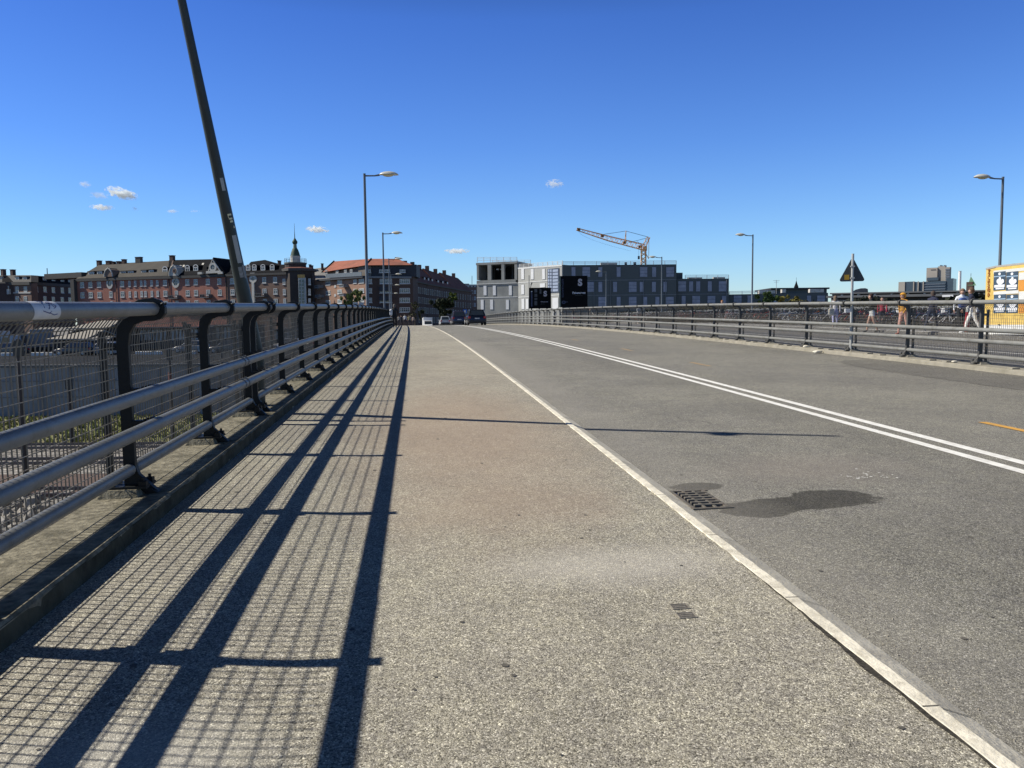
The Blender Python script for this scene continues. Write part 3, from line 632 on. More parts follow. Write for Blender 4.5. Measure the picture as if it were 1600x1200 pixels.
# things on the street behind the wall
M_vwhite = mat('white_vehicle', (.42,.42,.42), .4, var=.05); M_canv = mat('canvas_beige', (.30,.275,.235), .9, var=.15, scale=1.5); M_pale = mat('pale_boards', (.62,.61,.57), .85, var=.12, scale=1, stretch=(4,4,.4))
M_glass = glass('window_glass'); M_tyre = mat('tyre', (.02,.02,.02), .8); M_hub = mat('wheel_rim', (.35,.35,.36), .35, metal=.6)
def boxw(mb, a0, a1, b0, b1, z0, z1, m=0):
    mb.hexa([W2(a0,b0,z0), W2(a1,b0,z0), W2(a1,b1,z0), W2(a0,b1,z0), W2(a0,b0,z1), W2(a1,b0,z1), W2(a1,b1,z1), W2(a0,b1,z1)], m)
def pxa(px, b): return (px-800)/F*b
GZ = -1.62
# white kerb blocks along the street edge
for i, (x0, x1) in enumerate([(2,18),(48,72),(76,96),(212,252),(290,306),(363,383)]):
    b_ = 94; mb = MB(); boxw(mb, pxa(x0,b_), pxa(x1,b_), b_, b_+.6, GZ, GZ+.42)
    tag(mb.build('barrier_block', mat('white_concrete', (.6,.59,.56), .9, var=.1), bevel=.05), ['leftmost white barrier block, cut by the left edge of the picture','white barrier block second from the left behind the mesh','long white barrier block third from the left','longest white barrier block between the first and second upright posts','short white barrier block left of the second railing post','white barrier block nearest the leaning pole'][i], 'barrier', 'white barrier blocks on the street edge')
def box_truck(name, lab, cat, px0, px1, b_, h, m, side=1, grp='vehicles parked behind the wall'):
    a0, a1 = pxa(px0, b_), pxa(px1, b_); t = thing(name, lab, cat, W2((a0+a1)/2, b_, GZ), 0, grp)
    c = a1-1.7 if side > 0 else a0+1.7
    mb = MB(); boxw(mb, a0 if side > 0 else c, c if side > 0 else a1, b_, b_+2.2, GZ+.75, GZ+h); mb.build('cargo_box', m, t, bevel=.05)
    mb = MB(); x0, x1 = (c, a1) if side > 0 else (a0, c)
    mb.prism([(x0+.05, GZ+.5), (x1, GZ+.5), (x1, GZ+1.2), (x1-.25*side if side > 0 else x1, GZ+h*.8), (x0+.05 if side > 0 else x0+.3, GZ+h*.8)], 1, b_+.05, b_+2.1, 0)
    mb.v = [W2(p.x, p.y, p.z) for p in mb.v]; mb.build('cab', m, t, bevel=.06)
    mb = MB(); boxw(mb, x0+.35, x1-.45, b_+.03, b_+.06, GZ+1.35, GZ+h*.72); mb.build('side_window', M_glass, t)
    mb = MB(); boxw(mb, a0+.1, a1-.1, b_+.2, b_+2.0, GZ+.45, GZ+.76); mb.build('chassis', M_darksteel, t)
    for x in (a0+.8, a1-.9):
        for y in (b_+.1, b_+1.9):
            w = MB(); M = Matrix.Translation(W2(x, y, GZ+.45)) @ Matrix.Rotation(-PSI, 4, 'Z') @ Matrix.Rotation(pi/2, 4, 'X')
            w.lathe([(.01,-.12),(.4,-.12),(.45,-.08),(.45,.08),(.4,.12),(.01,.12)], 16, 0, M); w.build('wheel', M_tyre, t)
    return t
box_truck('box_truck', 'white box truck parked leftmost behind the wall, cut by the picture edge', 'truck', -40, 22, 104, 3.1, M_vwhite)
box_truck('box_truck', 'grey box truck with a pale side parked right of the leftmost truck', 'truck', 30, 72, 108, 3.3, mat('grey_vehicle', (.2,.2,.21), .5), -1)
# pitched canvas sheds
def shed(lab, px0, px1, b_, dep, eave, ridge, m, name='market_shed', wallm=None, posts=True, skew=0):
    a0, a1 = pxa(px0, b_), pxa(px1, b_); t = thing(name, lab, 'shed', W2((a0+a1)/2, b_, GZ), 0, 'sheds behind the retaining wall')
    mb = MB(); r0 = skew
    vs = [W2(a0,b_-.4,GZ+eave), W2(a1,b_-.4,GZ+eave), W2(a1-.2,b_+dep/2,GZ+ridge), W2(a0+r0,b_+dep/2,GZ+ridge), W2(a1,b_+dep,GZ+eave), W2(a0,b_+dep,GZ+eave)]
    lo = [v-Vector((0,0,.14)) for v in vs]; mb.add(vs+lo, [(0,1,2,3),(3,2,4,5),(6,9,8,7),(9,11,10,8),(0,6,7,1),(0,3,9,6),(3,5,11,9),(1,7,8,2),(2,8,10,4),(5,4,10,11)]); mb.build('roof', m, t)
    mb = MB(); boxw(mb, a0+.6, a1-.6, b_+1.5, b_+dep-.2, GZ, GZ+eave-.1); mb.build('wall', wallm or mat('dark_boards', (.06,.05,.045), .9, var=.3, scale=2), t)
    if posts:
        n = max(2, int((a1-a0)/2.2))
        for k in range(n+1):
            a = a0+.3+(a1-a0-.6)*k/n; mb = MB(); boxw(mb, a-.06, a+.06, b_-.1, b_+.02, GZ, GZ+eave-.1); mb.build('post', mat('dark_boards', (.06,.05,.045), .9), t)
    return t
shed('wide shed with a beige pitched roof behind the mesh at the left', 76, 140, 100, 9, 2.0, 3.1, M_canv, skew=3)
shed('taller shed with a beige roof standing behind the wide beige shed', 108, 172, 112, 9, 3.4, 4.5, M_canv, skew=2.5)
shed('small low shed with a flat grey roof right of the beige sheds', 140, 172, 97, 4, 1.9, 2.3, mat('grey_felt', (.2,.19,.18), .9))
shed('dark shed with a grey roof between the trucks and the beige sheds', 40, 108, 118, 8, 2.4, 3.6, mat('grey_felt', (.2,.19,.18), .9))
# long pale market hall with boarded front
def hall(lab, px0, px1, b_, h, dep, m, n=14):
    a0, a1 = pxa(px0, b_), pxa(px1, b_); t = thing('market_hall', lab, 'hall', W2((a0+a1)/2, b_, GZ), 0, 'pale halls behind the retaining wall')
    mb = MB(); boxw(mb, a0, a1, b_, b_+dep, GZ, GZ+h); mb.build('wall', mat('dark_boards2', (.10,.09,.08), .9, var=.3), t)
    mb = MB(); boxw(mb, a0-.2, a1+.2, b_-1.3, b_+dep+.2, GZ+h+.003, GZ+h+.18); mb.build('roof', mat('grey_felt', (.2,.19,.18), .9), t)
    w = (a1-a0)/n; rr = random.Random(int(px0))
    for k in range(n):
        if rr.random() < .18: continue
        mb = MB(); boxw(mb, a0+w*k+.12*w, a0+w*k+.78*w, b_-.05, b_-.005, GZ+h*.42+rr.uniform(-.1,.1), GZ+h-.25); mb.build('panel', m, t)
    for k in range(0, n+1, 3):
        mb = MB(); a = a0+w*k; boxw(mb, a-.07, a+.07, b_-1.2, b_-1.06, GZ, GZ+h); mb.build('post', mat('dark_boards', (.06,.05,.045), .9), t)
hall('longest low hall with white upright boards left of the leaning pole', 208, 318, 122, 3.3, 8, M_pale, 18)
hall('shorter hall with pale upright boards right behind the leaning pole', 334, 392, 128, 3.6, 8, M_pale, 10)
hall('furthest pale hall seen between the railing posts right of the leaning pole', 430, 468, 140, 2.8, 8, M_pale, 6)
def parked(px, b_, col, lab, ry=0):
    return car(Matrix.Translation(W2(pxa(px, b_), b_, GZ)) @ Matrix.Rotation(-PSI+pi/2+ry, 4, 'Z'), col, lab, 'cars parked behind the wall')
# ------------------------------------------------------------------ vehicles
M_redlight = mat('tail_lamp_red', (.35,.01,.01), .25); M_clear = mat('clear_lamp', (.6,.6,.6), .2); M_plate = mat('number_plate', (.5,.5,.48), .5); M_trim = mat('black_trim', (.02,.02,.022), .6)
def car(M, col, lab, grp=None, L=4.6, Wd=1.86, H=1.62, suv=True, name='parked_car', rough=.25):
    """local frame: length along y, nose at +y"""
    t = thing(name, lab, 'car', M, 0, grp)
    paint = mat('car_paint_%d%d%d' % tuple(int(c*99) for c in col), col, rough, var=.04, spec=.6)
    st = [(-L/2, .80, .34, .62), (-L/2+.10, .93, .28, .92), (-L/2+.5, 1, .24, .98), (-.9, 1, .22, 1.0), (.7, 1, .22, .97), (L/2-.75, .98, .24, .90), (L/2-.2, .88, .28, .74), (L/2, .70, .36, .62)]
    mb = MB(); n = 10; vs = []
    for (y, wf, z0, z1) in st:
        w = Wd/2*wf; z1 *= H/1.62; sec = [(-w*.9, z0), (-w, z0+.12), (-w*1.0, z0+.34), (-w*.97, z1-.08), (-w*.86, z1), (w*.86, z1), (w*.97, z1-.08), (w, z0+.34), (w, z0+.12), (w*.9, z0)]
        vs += [(x, y, z) for x, z in sec]
    fs = [(i*n+k, i*n+(k+1) % n, (i+1)*n+(k+1) % n, (i+1)*n+k) for i in range(len(st)-1) for k in range(n)]
    fs += [tuple(range(n))[::-1], tuple((len(st)-1)*n+k for k in range(n))]
    mb.add(vs, fs); mb.build('body', paint, t, world=False, smooth=True)
    mb = MB(); zb = .96*H/1.62; wb, wt = Wd/2*.90, Wd/2*.70; yb0, yb1, yt0, yt1 = -L/2+.16, L*.5-1.25, -L/2+(.55 if suv else .95), L*.5-2.05
    C8 = [(-wb,yb0,zb),(wb,yb0,zb),(wb,yb1,zb),(-wb,yb1,zb),(-wt,yt0,H),(wt,yt0,H),(wt,yt1,H),(-wt,yt1,H)]
    mb.hexa([Vector(p) for p in C8]); mb.build('cabin', paint, t, world=False, bevel=.05)
    def pane(i0, i1, i2, i3, off, nm, u0=.1, u1=.9, v0=.14, v1=.84):
        a, b_, c, d_ = [Vector(C8[i]) for i in (i0, i1, i2, i3)]
        f = lambda u, v: (a*(1-u)+b_*u)*(1-v)+(d_*(1-u)+c*u)*v+Vector(off)
        m_ = MB(); m_.add([f(u0,v0), f(u1,v0), f(u1,v1), f(u0,v1)], [(0,1,2,3)]); o = m_.build(nm, M_glass, t, world=False)
    pane(0,1,5,4,(0,-.012,.004),'rear_window'); pane(2,3,7,6,(0,.012,.004),'windscreen')
    for u0, u1 in ((.08,.47),(.52,.92)):
        pane(1,2,6,5,(.012,0,.003),'side_window',u0,u1); pane(3,0,4,7,(-.012,0,.003),'side_window',u0,u1)
    for s in (-1, 1):
        m_ = MB(); m_.box((s*(Wd/2*.80), -L/2+.05, .80*H/1.62), (.24, .14, .20)); m_.build('tail_lamp', M_redlight, t, world=False, bevel=.02)
        m_ = MB(); m_.box((s*(Wd/2*.68), L/2-.12, .62), (.34, .16, .13)); m_.build('headlight', M_clear, t, world=False, bevel=.02)
        m_ = MB(); m_.box((s*(Wd/2+.09), L*.5-1.55, 1.0*H/1.62), (.2, .09, .13)); m_.build('wing_mirror', paint, t, world=False, bevel=.02)
        for y in (-L/2+.85, L/2-.9):
            w = MB(); A = Matrix.Translation((s*(Wd/2-.12), y, .33)) @ Matrix.Rotation(pi/2, 4, 'Y')
            w.lathe([(.01,-.11),(.27,-.11),(.33,-.08),(.335,0),(.33,.08),(.27,.11),(.01,.11)], 20, 0, A); wo = w.build('wheel', M_tyre, t, world=False, smooth=True)
            w = MB(); w.lathe([(.01,-.125),(.19,-.125),(.21,-.10)] if s < 0 else [(.01,.125),(.19,.125),(.21,.10)], 14, 0, A); w.build('rim', M_hub, wo, world=False)
    m_ = MB(); m_.box((0, -L/2+.02, .40), (Wd*.86, .14, .24)); m_.build('rear_bumper', M_trim, t, world=False, bevel=.03)
    m_ = MB(); m_.box((0, -L/2-.03, .70), (.5, .02, .11)); m_.build('number_plate', M_plate, t, world=False)
    return t
def oncar(X, s, rz=0): 
    M = frame(X, s, roadz(X)); return M @ Matrix.Rotation(rz, 4, 'Z')
car(oncar(6.7, 80), (.012,.013,.016), 'black estate car driving away, nearest to the camera and rightmost of the cars', 'vehicles driving over the bridge', 4.7, 1.98, 1.60)
car(oncar(6.5, 101), (.04,.035,.055), 'dark violet tall car driving away between the silver car and the black car', 'vehicles driving over the bridge', 4.6, 1.9, 1.78)
car(oncar(6.2, 124), (.40,.41,.42), 'small silver hatchback driving away left of the dark violet car', 'vehicles driving over the bridge', 3.9, 1.72, 1.50)
# white box van
def boxvan(M, lab):
    t = thing('box_van', lab, 'van', M, 0, 'vehicles driving over the bridge'); mw_ = mat('van_white', (.72,.72,.72), .4, var=.04)
    m_ = MB(); m_.box((0, -.8, 2.0), (2.15, 4.2, 2.1)); m_.build('cargo_box', mw_, t, world=False, bevel=.05)
    m_ = MB(); m_.prism([(1.35,.45),(3.0,.45),(3.05,1.1),(2.55,1.35),(2.0,2.2),(1.35,2.3)], 0, -.98, .98); m_.build('cab', mw_, t, world=False, bevel=.05)
    m_ = MB(); m_.add([(-.85,2.58,1.36),(.85,2.58,1.36),(.8,2.08,2.14),(-.8,2.08,2.14)], [(0,1,2,3)]); m_.build('windscreen', M_glass, t, world=False)
    m_ = MB(); m_.box((0, -.2, .72), (1.9, 5.2, .4)); m_.build('chassis', M_trim, t, world=False)
    m_ = MB(); m_.box((0, -2.93, .75), (1.9, .1, .36)); m_.build('rear_bumper', M_trim, t, world=False)
    for s in (-1, 1):
        m_ = MB(); m_.box((s*.9, -2.99, .8), (.22, .05, .16)); m_.build('tail_lamp', M_redlight, t, world=False)
        m_ = MB(); m_.box((s*.005, -2.915, 2.0) if s > 0 else (-.04, -2.915, 2.0), (.02, .012, 1.9)); m_.build('door_seam', M_trim, t, world=False)
        for y in (-1.9, 2.0):
            w = MB(); w.lathe([(.01,-.12),(.30,-.12),(.36,-.08),(.36,.08),(.30,.12),(.01,.12)], 16, 0, Matrix.Translation((s*.85, y, .36)) @ Matrix.Rotation(pi/2, 4, 'Y')); w.build('wheel', M_tyre, t, world=False)
boxvan(oncar(6.7, 186) @ Matrix.Rotation(pi, 4, 'Z'), 'white box van beyond the crest of the road, leftmost of the vehicles')
parked(12, 96, (.05,.05,.055), 'dark car parked leftmost behind the wall'); parked(118, 94, (.03,.03,.035), 'black car parked in front of the beige shed'); parked(162, 95, (.33,.33,.34), 'silver car parked beside the small grey shed')
parked(300, 100, (.2,.2,.21), 'grey car parked before the long pale hall'); parked(450, 110, (.45,.45,.45), 'pale car parked seen between the posts right of the leaning pole'); parked(356, 98, (.04,.045,.06), 'navy car parked behind the wall just left of the leaning pole'); parked(505, 118, (.10,.03,.03), 'dark red car parked seen between far railing posts')

# ------------------------------------------------------------------ facades
class Fac:
    def __init__(s, px1, d1, px2, d2, z0=-1.6, n=None):
        a, b = W2(pxa(px1, d1), d1), W2(pxa(px2, d2), d2); s.O = a; s.U = (b-a).normalized(); s.len = (b-a).length; s.z0 = z0
        s.Nn = Vector((s.U.y, -s.U.x, 0))
        if s.Nn.dot(a) > 0: s.Nn = -s.Nn
    def uz(s, px, py, n=0):
        r = ray(px, py); o = Vector((0, 0, EYE)); q = s.O + s.Nn*n
        t = (q-o).dot(s.Nn)/r.dot(s.Nn); p = o+r*t; return (p-s.O).dot(s.U), p.z
    def W(s, u, n, z): return s.O + s.U*u + s.Nn*n + Vector((0, 0, z))
    def pt(s, px, py, n=0): u, z = s.uz(px, py, n); return s.W(u, n, z)
    def box(s, mb, u0, u1, z0, z1, n0, n1, m=0):
        mb.hexa([s.W(u0,n0,z0), s.W(u1,n0,z0), s.W(u1,n1,z0), s.W(u0,n1,z0), s.W(u0,n0,z1), s.W(u1,n0,z1), s.W(u1,n1,z1), s.W(u0,n1,z1)], m)
    def pbox(s, mb, px0, px1, py0, py1, n0, n1, m=0):       # pixel rectangle on the facade (py0 top)
        u0, z1 = s.uz(px0, py0); u1, _ = s.uz(px1, py0); _, z0 = s.uz((px0+px1)/2, py1); _, z1 = s.uz((px0+px1)/2, py0)
        s.box(mb, u0, u1, z0, z1, n0, n1, m); return u0, u1, z0, z1
M_wf = mat('window_frame_white', (.52,.52,.50), .6, var=.05); M_curt = mat('curtain_cream', (.45,.43,.38), .9, var=.1); M_sill = mat('sill_stone', (.45,.44,.41), .9, var=.1)
WN = [0]
def window(F_, parent, px, py, w, h, cross=1, frame_m=None, glass_m=None, t=.17, name='window'):
    """casement window: white frame with mullions, pane behind"""
    u0, _ = F_.uz(px-w/2, py); u1, _ = F_.uz(px+w/2, py); _, z1 = F_.uz(px, py-h/2); _, z0 = F_.uz(px, py+h/2)
    if u0 > u1: u0, u1 = u1, u0
    mb = MB(); f = min(t, (u1-u0)*.24)
    F_.box(mb, u0, u0+f, z0, z1, .004, .09); F_.box(mb, u1-f, u1, z0, z1, .004, .09)
    F_.box(mb, u0+f, u1-f, z1-f, z1, .004, .088); F_.box(mb, u0+f, u1-f, z0, z0+f, .004, .088)
    for k in range(1, cross+1):
        uc = u0+(u1-u0)*k/(cross+1); F_.box(mb, uc-f*.4, uc+f*.4, z0+f, z1-f, .004, .085)
    zc = z0+(z1-z0)*.62; F_.box(mb, u0+f, u1-f, zc-f*.32, zc+f*.32, .004, .080)
    F_.box(mb, u0-.12, u1+.12, z0-.13, z0-.003, .003, .16)
    o = mb.build(name, frame_m or M_wf, parent)
    mb = MB(); F_.box(mb, u0+f*.5, u1-f*.5, z0+f*.5, z1-f*.5, .002, .045); mb.build('pane', glass_m or M_glass, o); return o
def wallblock(F_, parent, px0, px1, pytop, depth, m, name='wall', z0=None, n1=0):
    u0, z1 = F_.uz(px0, pytop[0]); u1, z1b = F_.uz(px1, pytop[1]); z0 = F_.z0 if z0 is None else z0
    mb = MB(); mb.hexa([F_.W(u0,n1,z0), F_.W(u1,n1,z0), F_.W(u1,-depth,z0), F_.W(u0,-depth,z0), F_.W(u0,n1,z1), F_.W(u1,n1,z1b), F_.W(u1,-depth,z1b), F_.W(u0,-depth,z1)]); return mb.build(name, m, parent)
def band(F_, parent, px0, px1, pyA, pyB, h, proud, m, name='cornice', back=-.1):
    u0, za = F_.uz(px0, pyA); u1, zb = F_.uz(px1, pyB)
    mb = MB(); mb.hexa([F_.W(u0,proud,za-h), F_.W(u1,proud,zb-h), F_.W(u1,back,zb-h), F_.W(u0,back,za-h), F_.W(u0,proud,za), F_.W(u1,proud,zb), F_.W(u1,back,zb), F_.W(u0,back,za)]); return mb.build(name, m, parent)
def roof(F_, parent, eave, ridge, depth, m, name='roof', over=.4):
    """eave and ridge: two (px,py) points each; ridge stands depth/2 behind the front"""
    e0, e1 = F_.pt(*eave[0], over), F_.pt(*eave[1], over); r0, r1 = F_.pt(*ridge[0], -depth/2), F_.pt(*ridge[1], -depth/2)
    b0, b1 = e0-F_.Nn*(depth+2*over), e1-F_.Nn*(depth+2*over); dz = Vector((0,0,.3))
    mb = MB(); mb.add([e0,e1,r1,r0,b1,b0,e0-dz,e1-dz,b1-dz,b0-dz], [(0,1,2,3),(3,2,4,5),(0,3,5,9,6),(1,7,8,4,2),(0,6,7,1),(5,4,8,9),(6,9,8,7)]); return mb.build(name, m, parent)
def chimney(F_, parent, px, pytop, pybase, w, m, n=-5, pots=True):
    u0, z1 = F_.uz(px-w/2, pytop, n); u1, _ = F_.uz(px+w/2, pytop, n); _, z0 = F_.uz(px, pybase, n)
    mb = MB(); F_.box(mb, u0, u1, z0-1.5, z1, n-.5, n+.5); F_.box(mb, u0-.1, u1+.1, z1, z1+.15, n-.6, n+.6); return mb.build('chimney', m, parent)
def dormer(F_, parent, px, py, w, h, m, mf, n=-1.2, arch=False, label=None):
    """small roof window box with white front"""
    u0, z1 = F_.uz(px-w/2, py-h/2, n); u1, _ = F_.uz(px+w/2, py, n); _, z0 = F_.uz(px, py+h/2, n)
    mb = MB(); F_.box(mb, u0, u1, z0-.3, z1, n-2.6, n)
    if not arch: F_.box(mb, u0-.2, u1+.2, z1+.003, z1+.18, n-2.8, n+.3)
    else:
        uc, r = (u0+u1)/2, (u1-u0)/2; vs = []
        for nn in (n, n-2.6): vs += [F_.W(uc+r*cos(pi*k/8), nn, z1+r*.8*sin(pi*k/8)) for k in range(9)]
        mb.add(vs, [tuple(range(9)), tuple(range(9, 18))[::-1]]+[(k, k+9, k+10, k+1) for k in range(8)])
    o = mb.build('dormer', m, parent)
    mb = MB(); t = (u1-u0)*.16
    F_.box(mb, u0, u0+t, z0, z1, n+.003, n+.1); F_.box(mb, u1-t, u1, z0, z1, n+.003, n+.1); F_.box(mb, u0+t, u1-t, z1-t, z1, n+.003, n+.1); F_.box(mb, u0+t, u1-t, z0, z0+t, n+.003, n+.1); F_.box(mb, (u0+u1)/2-t*.3, (u0+u1)/2+t*.3, z0+t, z1-t, n+.003, n+.09)
    if arch:
        uc, r = (u0+u1)/2, (u1-u0)/2
        ring = [F_.W(uc+r*k_*cos(pi*k/8), n+.1, z1+r*.8*k_*sin(pi*k/8)) for k_ in (1.12,.72) for k in range(9)]; mb.add(ring, [(k, k+1, k+10, k+9) for k in range(8)])
    mb.build('frame', mf, o)
    mb = MB(); F_.box(mb, u0+t*.6, u1-t*.6, z0+t*.6, z1-t*.6, n+.002, n+.04); mb.build('pane', M_glass, o)
def oval(F_, parent, px, py, w, h, mf, name='oval_window', inner=.62, n=.0):
    uc, zc = F_.uz(px, py, n); ua, _ = F_.uz(px+w/2, py, n); _, zt = F_.uz(px, py-h/2, n); ru, rz = abs(ua-uc), abs(zt-zc); k = 20
    vs = []
    for nn, f in ((n+.02,1),(n+.22,1),(n+.22,inner),(n+.02,inner)): vs += [F_.W(uc+ru*f*cos(2*pi*i/k), nn, zc+rz*f*sin(2*pi*i/k)) for i in range(k)]
    mb = MB(); mb.add(vs, [(j*k+i, j*k+(i+1)%k, (j+1)*k+(i+1)%k, (j+1)*k+i) for j in range(3) for i in range(k)]); o = mb.build(name, mf, parent)
    mb = MB(); mb.add([F_.W(uc+ru*inner*1.03*cos(2*pi*i/k), n+.05, zc+rz*inner*1.03*sin(2*pi*i/k)) for i in range(k)], [tuple(range(k))]); mb.build('pane', M_glass, o)
    mb = MB(); F_.box(mb, uc-.06, uc+.06, zc-rz*inner, zc+rz*inner, n+.06, n+.12); F_.box(mb, uc-ru*inner, uc+ru*inner, zc-.05, zc+.05, n+.06, n+.115); mb.build('mullion', mf, o)
    return o
def balcony(F_, parent, px, py, w, h, m, proud=1.5):
    u0, z1 = F_.uz(px-w/2, py-h/2); u1, _ = F_.uz(px+w/2, py); _, z0 = F_.uz(px, py+h/2)
    mb = MB(); F_.box(mb, u0, u1, z0, z0+.2, .01, proud); F_.box(mb, u0, u1, z1-.1, z1, proud-.1, proud+.003)
    n = 6
    for k in range(n+1): u = u0+(u1-u0-.08)*k/n; F_.box(mb, u, u+.08, z0+.2, z1-.1, proud-.09, proud-.01)
    F_.box(mb, u0, u0+.06, z0+.2, z1, .01, proud-.1); F_.box(mb, u1-.06, u1, z0+.2, z1, .01, proud-.1)
    return mb.build('balcony', m, parent)
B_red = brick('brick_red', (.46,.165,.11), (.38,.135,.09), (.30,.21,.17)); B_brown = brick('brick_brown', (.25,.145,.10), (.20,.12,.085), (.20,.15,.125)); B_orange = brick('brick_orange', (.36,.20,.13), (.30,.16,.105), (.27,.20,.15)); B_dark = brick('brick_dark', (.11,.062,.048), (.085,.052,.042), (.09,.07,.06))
T_brown = mat('tile_brown', (.055,.048,.04), .9, var=.25, scale=.8, dirt=(.035,.032,.027), dscale=.4); T_slate = mat('slate', (.012,.0125,.015), .95, var=.25, scale=.8, spec=.08); T_red = mat('tile_red', (.30,.10,.06), .9, var=.15, scale=.8, dirt=(.19,.075,.05), dscale=.3); T_dred = mat('tile_dark_red', (.15,.055,.04), .9, var=.2, scale=.8)
M_stone = mat('pale_stone', (.50,.48,.43), .9, var=.1); M_zinc = mat('zinc', (.17,.18,.19), .6, var=.1); M_cornb = mat('cornice_grey', (.08,.075,.068), .9, var=.1); M_copper = mat('green_copper', (.04,.075,.05), .7, var=.3, scale=1.5); M_gold = mat('gold_emblem', (.30,.20,.05), .5, var=.2)

# --- far left corner house
f1 = Fac(-40, 235, 48, 225); f1b = Fac(48, 225, 115, 252)
r1 = thing('corner_house', 'brown brick corner house with grey mansard roof at the left edge', 'building', f1.W(0, 0, -1.6))
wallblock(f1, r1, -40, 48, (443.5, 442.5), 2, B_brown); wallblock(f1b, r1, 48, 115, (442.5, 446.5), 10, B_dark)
band(f1, r1, -40, 48.6, 441, 440.5, .9, .6, M_cornb); band(f1b, r1, 48, 115, 440.5, 445, .9, .5, M_cornb)
band(f1, r1, -40, 48, 457, 456.6, .35, .15, M_stone, 'string_course')
M_mans = mat('mansard_felt', (.07,.066,.062), .9, var=.15)
for ff, x0, x1, ya, yb, ta, tb in ((f1, -40, 48.5, 441, 440.5, 430.5, 430), (f1b, 48.5, 115, 440.5, 445, 430, 435)):
    e0, e1 = ff.pt(x0, ya, .3), ff.pt(x1, yb, .3); t0, t1 = ff.pt(x0, ta, -2), ff.pt(x1-(2 if ff is f1b else 0), tb, -2); q = ff.Nn*(-2.2 if ff is f1 else -8)
    mb = MB(); mb.add([e0, e1, t1, t0, t1+q, t0+q, e1+q, e0+q], [(0,1,2,3),(3,2,4,5),(1,6,4,2),(0,3,5,7)]); mb.build('roof', M_mans if ff is f1 else T_slate, r1)
for px in (-22, -4, 3, 27, 39): dormer(f1, r1, px, 436, 6, 6.5, M_mans, M_wf, -.6)
for px, py in ((69, 436), (83, 437.5), (97, 438.5), (109, 439)): dormer(f1b, r1, px, py, 6, 6.5, T_slate, mat('grey_frame', (.3,.3,.29), .7), -.6)
for px in (-33,-20,-8,4,15,27,40):
    window(f1, r1, px, 452, 5, 8.5); window(f1, r1, px, 467.5, 5, 9)
for px, py in ((55, 451.5), (70, 452), (83, 453), (97, 453.5), (109, 454)): window(f1b, r1, px, py, 5 if px > 60 else 8, 8.5); window(f1b, r1, px, py+15, 5 if px > 60 else 8, 8.5)
for px, pt_ in ((5, 421.5), (20, 422)): chimney(f1, r1, px, pt_, 430, 4, B_dark, -5)
mb = MB(); f1.pbox(mb, 33, 92, 424.5, 433, -12, -7); mb.build('rooftop_unit', M_cornb, r1)
mb = MB(); u, z = f1.uz(73.5, 419, -8); mb.sweep([f1.W(u, -8, z), f1.W(u, -8, z-2)], .12, 6); mb.build('antenna', M_darksteel, r1)
mb = MB(); f1.pbox(mb, 12, 19, 452, 460, .02, 1.0); f1.pbox(mb, 13.5, 17.5, 447, 451.5, .02, .8); mb.build('bay_gable', M_stone, r1)

# --- large red brick block with gables and corner tower
fb = Fac(115, 227, 448, 203)
rb = thing('brick_block', 'long red brick apartment block with oval windows, gables and a corner tower', 'building', fb.W(0, 0, -1.6))
def bl(px, tab): 
    for (x0, y0), (x1, y1) in zip(tab, tab[1:]):
        if px <= x1 or (x1, y1) == tab[-1]: return y0+(y1-y0)*(px-x0)/(x1-x0)
EAVE = [(115, 436.5), (448, 425.5)]; ROW1 = [(128, 445.2), (430, 437.4)]; ROW2 = [(128, 461.2), (430, 455.2)]
wallblock(fb, rb, 117, 265, (bl(117,EAVE), bl(265,EAVE)), 13, B_red); wallblock(fb, rb, 265.3, 353, (bl(265,EAVE), bl(353,EAVE)), 13, B_red, n1=.04); wallblock(fb, rb, 353.3, 449, (bl(353,EAVE), bl(449,EAVE)), 13, B_brown, n1=.01)
band(fb, rb, 115, 265, bl(115,EAVE), bl(265,EAVE), .7, .55, M_cornb); band(fb, rb, 265.3, 352, bl(265,EAVE), bl(352,EAVE), .7, .6, M_cornb); band(fb, rb, 353.5, 449, bl(353,EAVE), bl(449,EAVE), .6, .55, M_cornb)
roof(fb, rb, ((119, bl(119,EAVE)-1), (264, bl(264,EAVE)-1)), ((156, 413), (269, 407)), 14, T_brown)
roof(fb, rb, ((262, bl(262,EAVE)-1), (353, bl(353,EAVE)-1)), ((264, 406.5), (352, 404.5)), 14, T_slate)
roof(fb, rb, ((353, bl(353,EAVE)-1), (449, bl(449,EAVE)-1)), ((353, 415.5), (448, 413)), 8, T_slate)
# hipped hump behind section three
e = [fb.pt(386, 416, -4), fb.pt(428, 414, -4)]; q = fb.Nn*-7; t = [fb.pt(392, 409, -7), fb.pt(414, 406, -7)]
mb = MB(); mb.add([e[0], e[1], e[1]+q, e[0]+q, t[0], t[1]], [(0,1,5,4),(1,2,5),(2,3,4,5),(3,0,4)]); mb.build('roof', T_slate, rb)
# parapet gable wall between sections
u, z = fb.uz(262, 432, 0); p0, p1 = fb.pt(263, bl(263,EAVE)-1, .45), fb.pt(269.5, 405.5, -7)
mb = MB(); 
for du in (0,): mb.add([p0, p0+fb.U*.5, p1+fb.U*.5, p1, p0+Vector((0,0,-1)), p0+fb.U*.5+Vector((0,0,-1)), p1+fb.U*.5+Vector((0,0,-1)), p1+Vector((0,0,-1))], [(0,1,2,3),(4,7,6,5),(0,4,5,1),(1,5,6,2),(2,6,7,3),(3,7,4,0)])
mb.build('gable_wall', B_dark, rb)
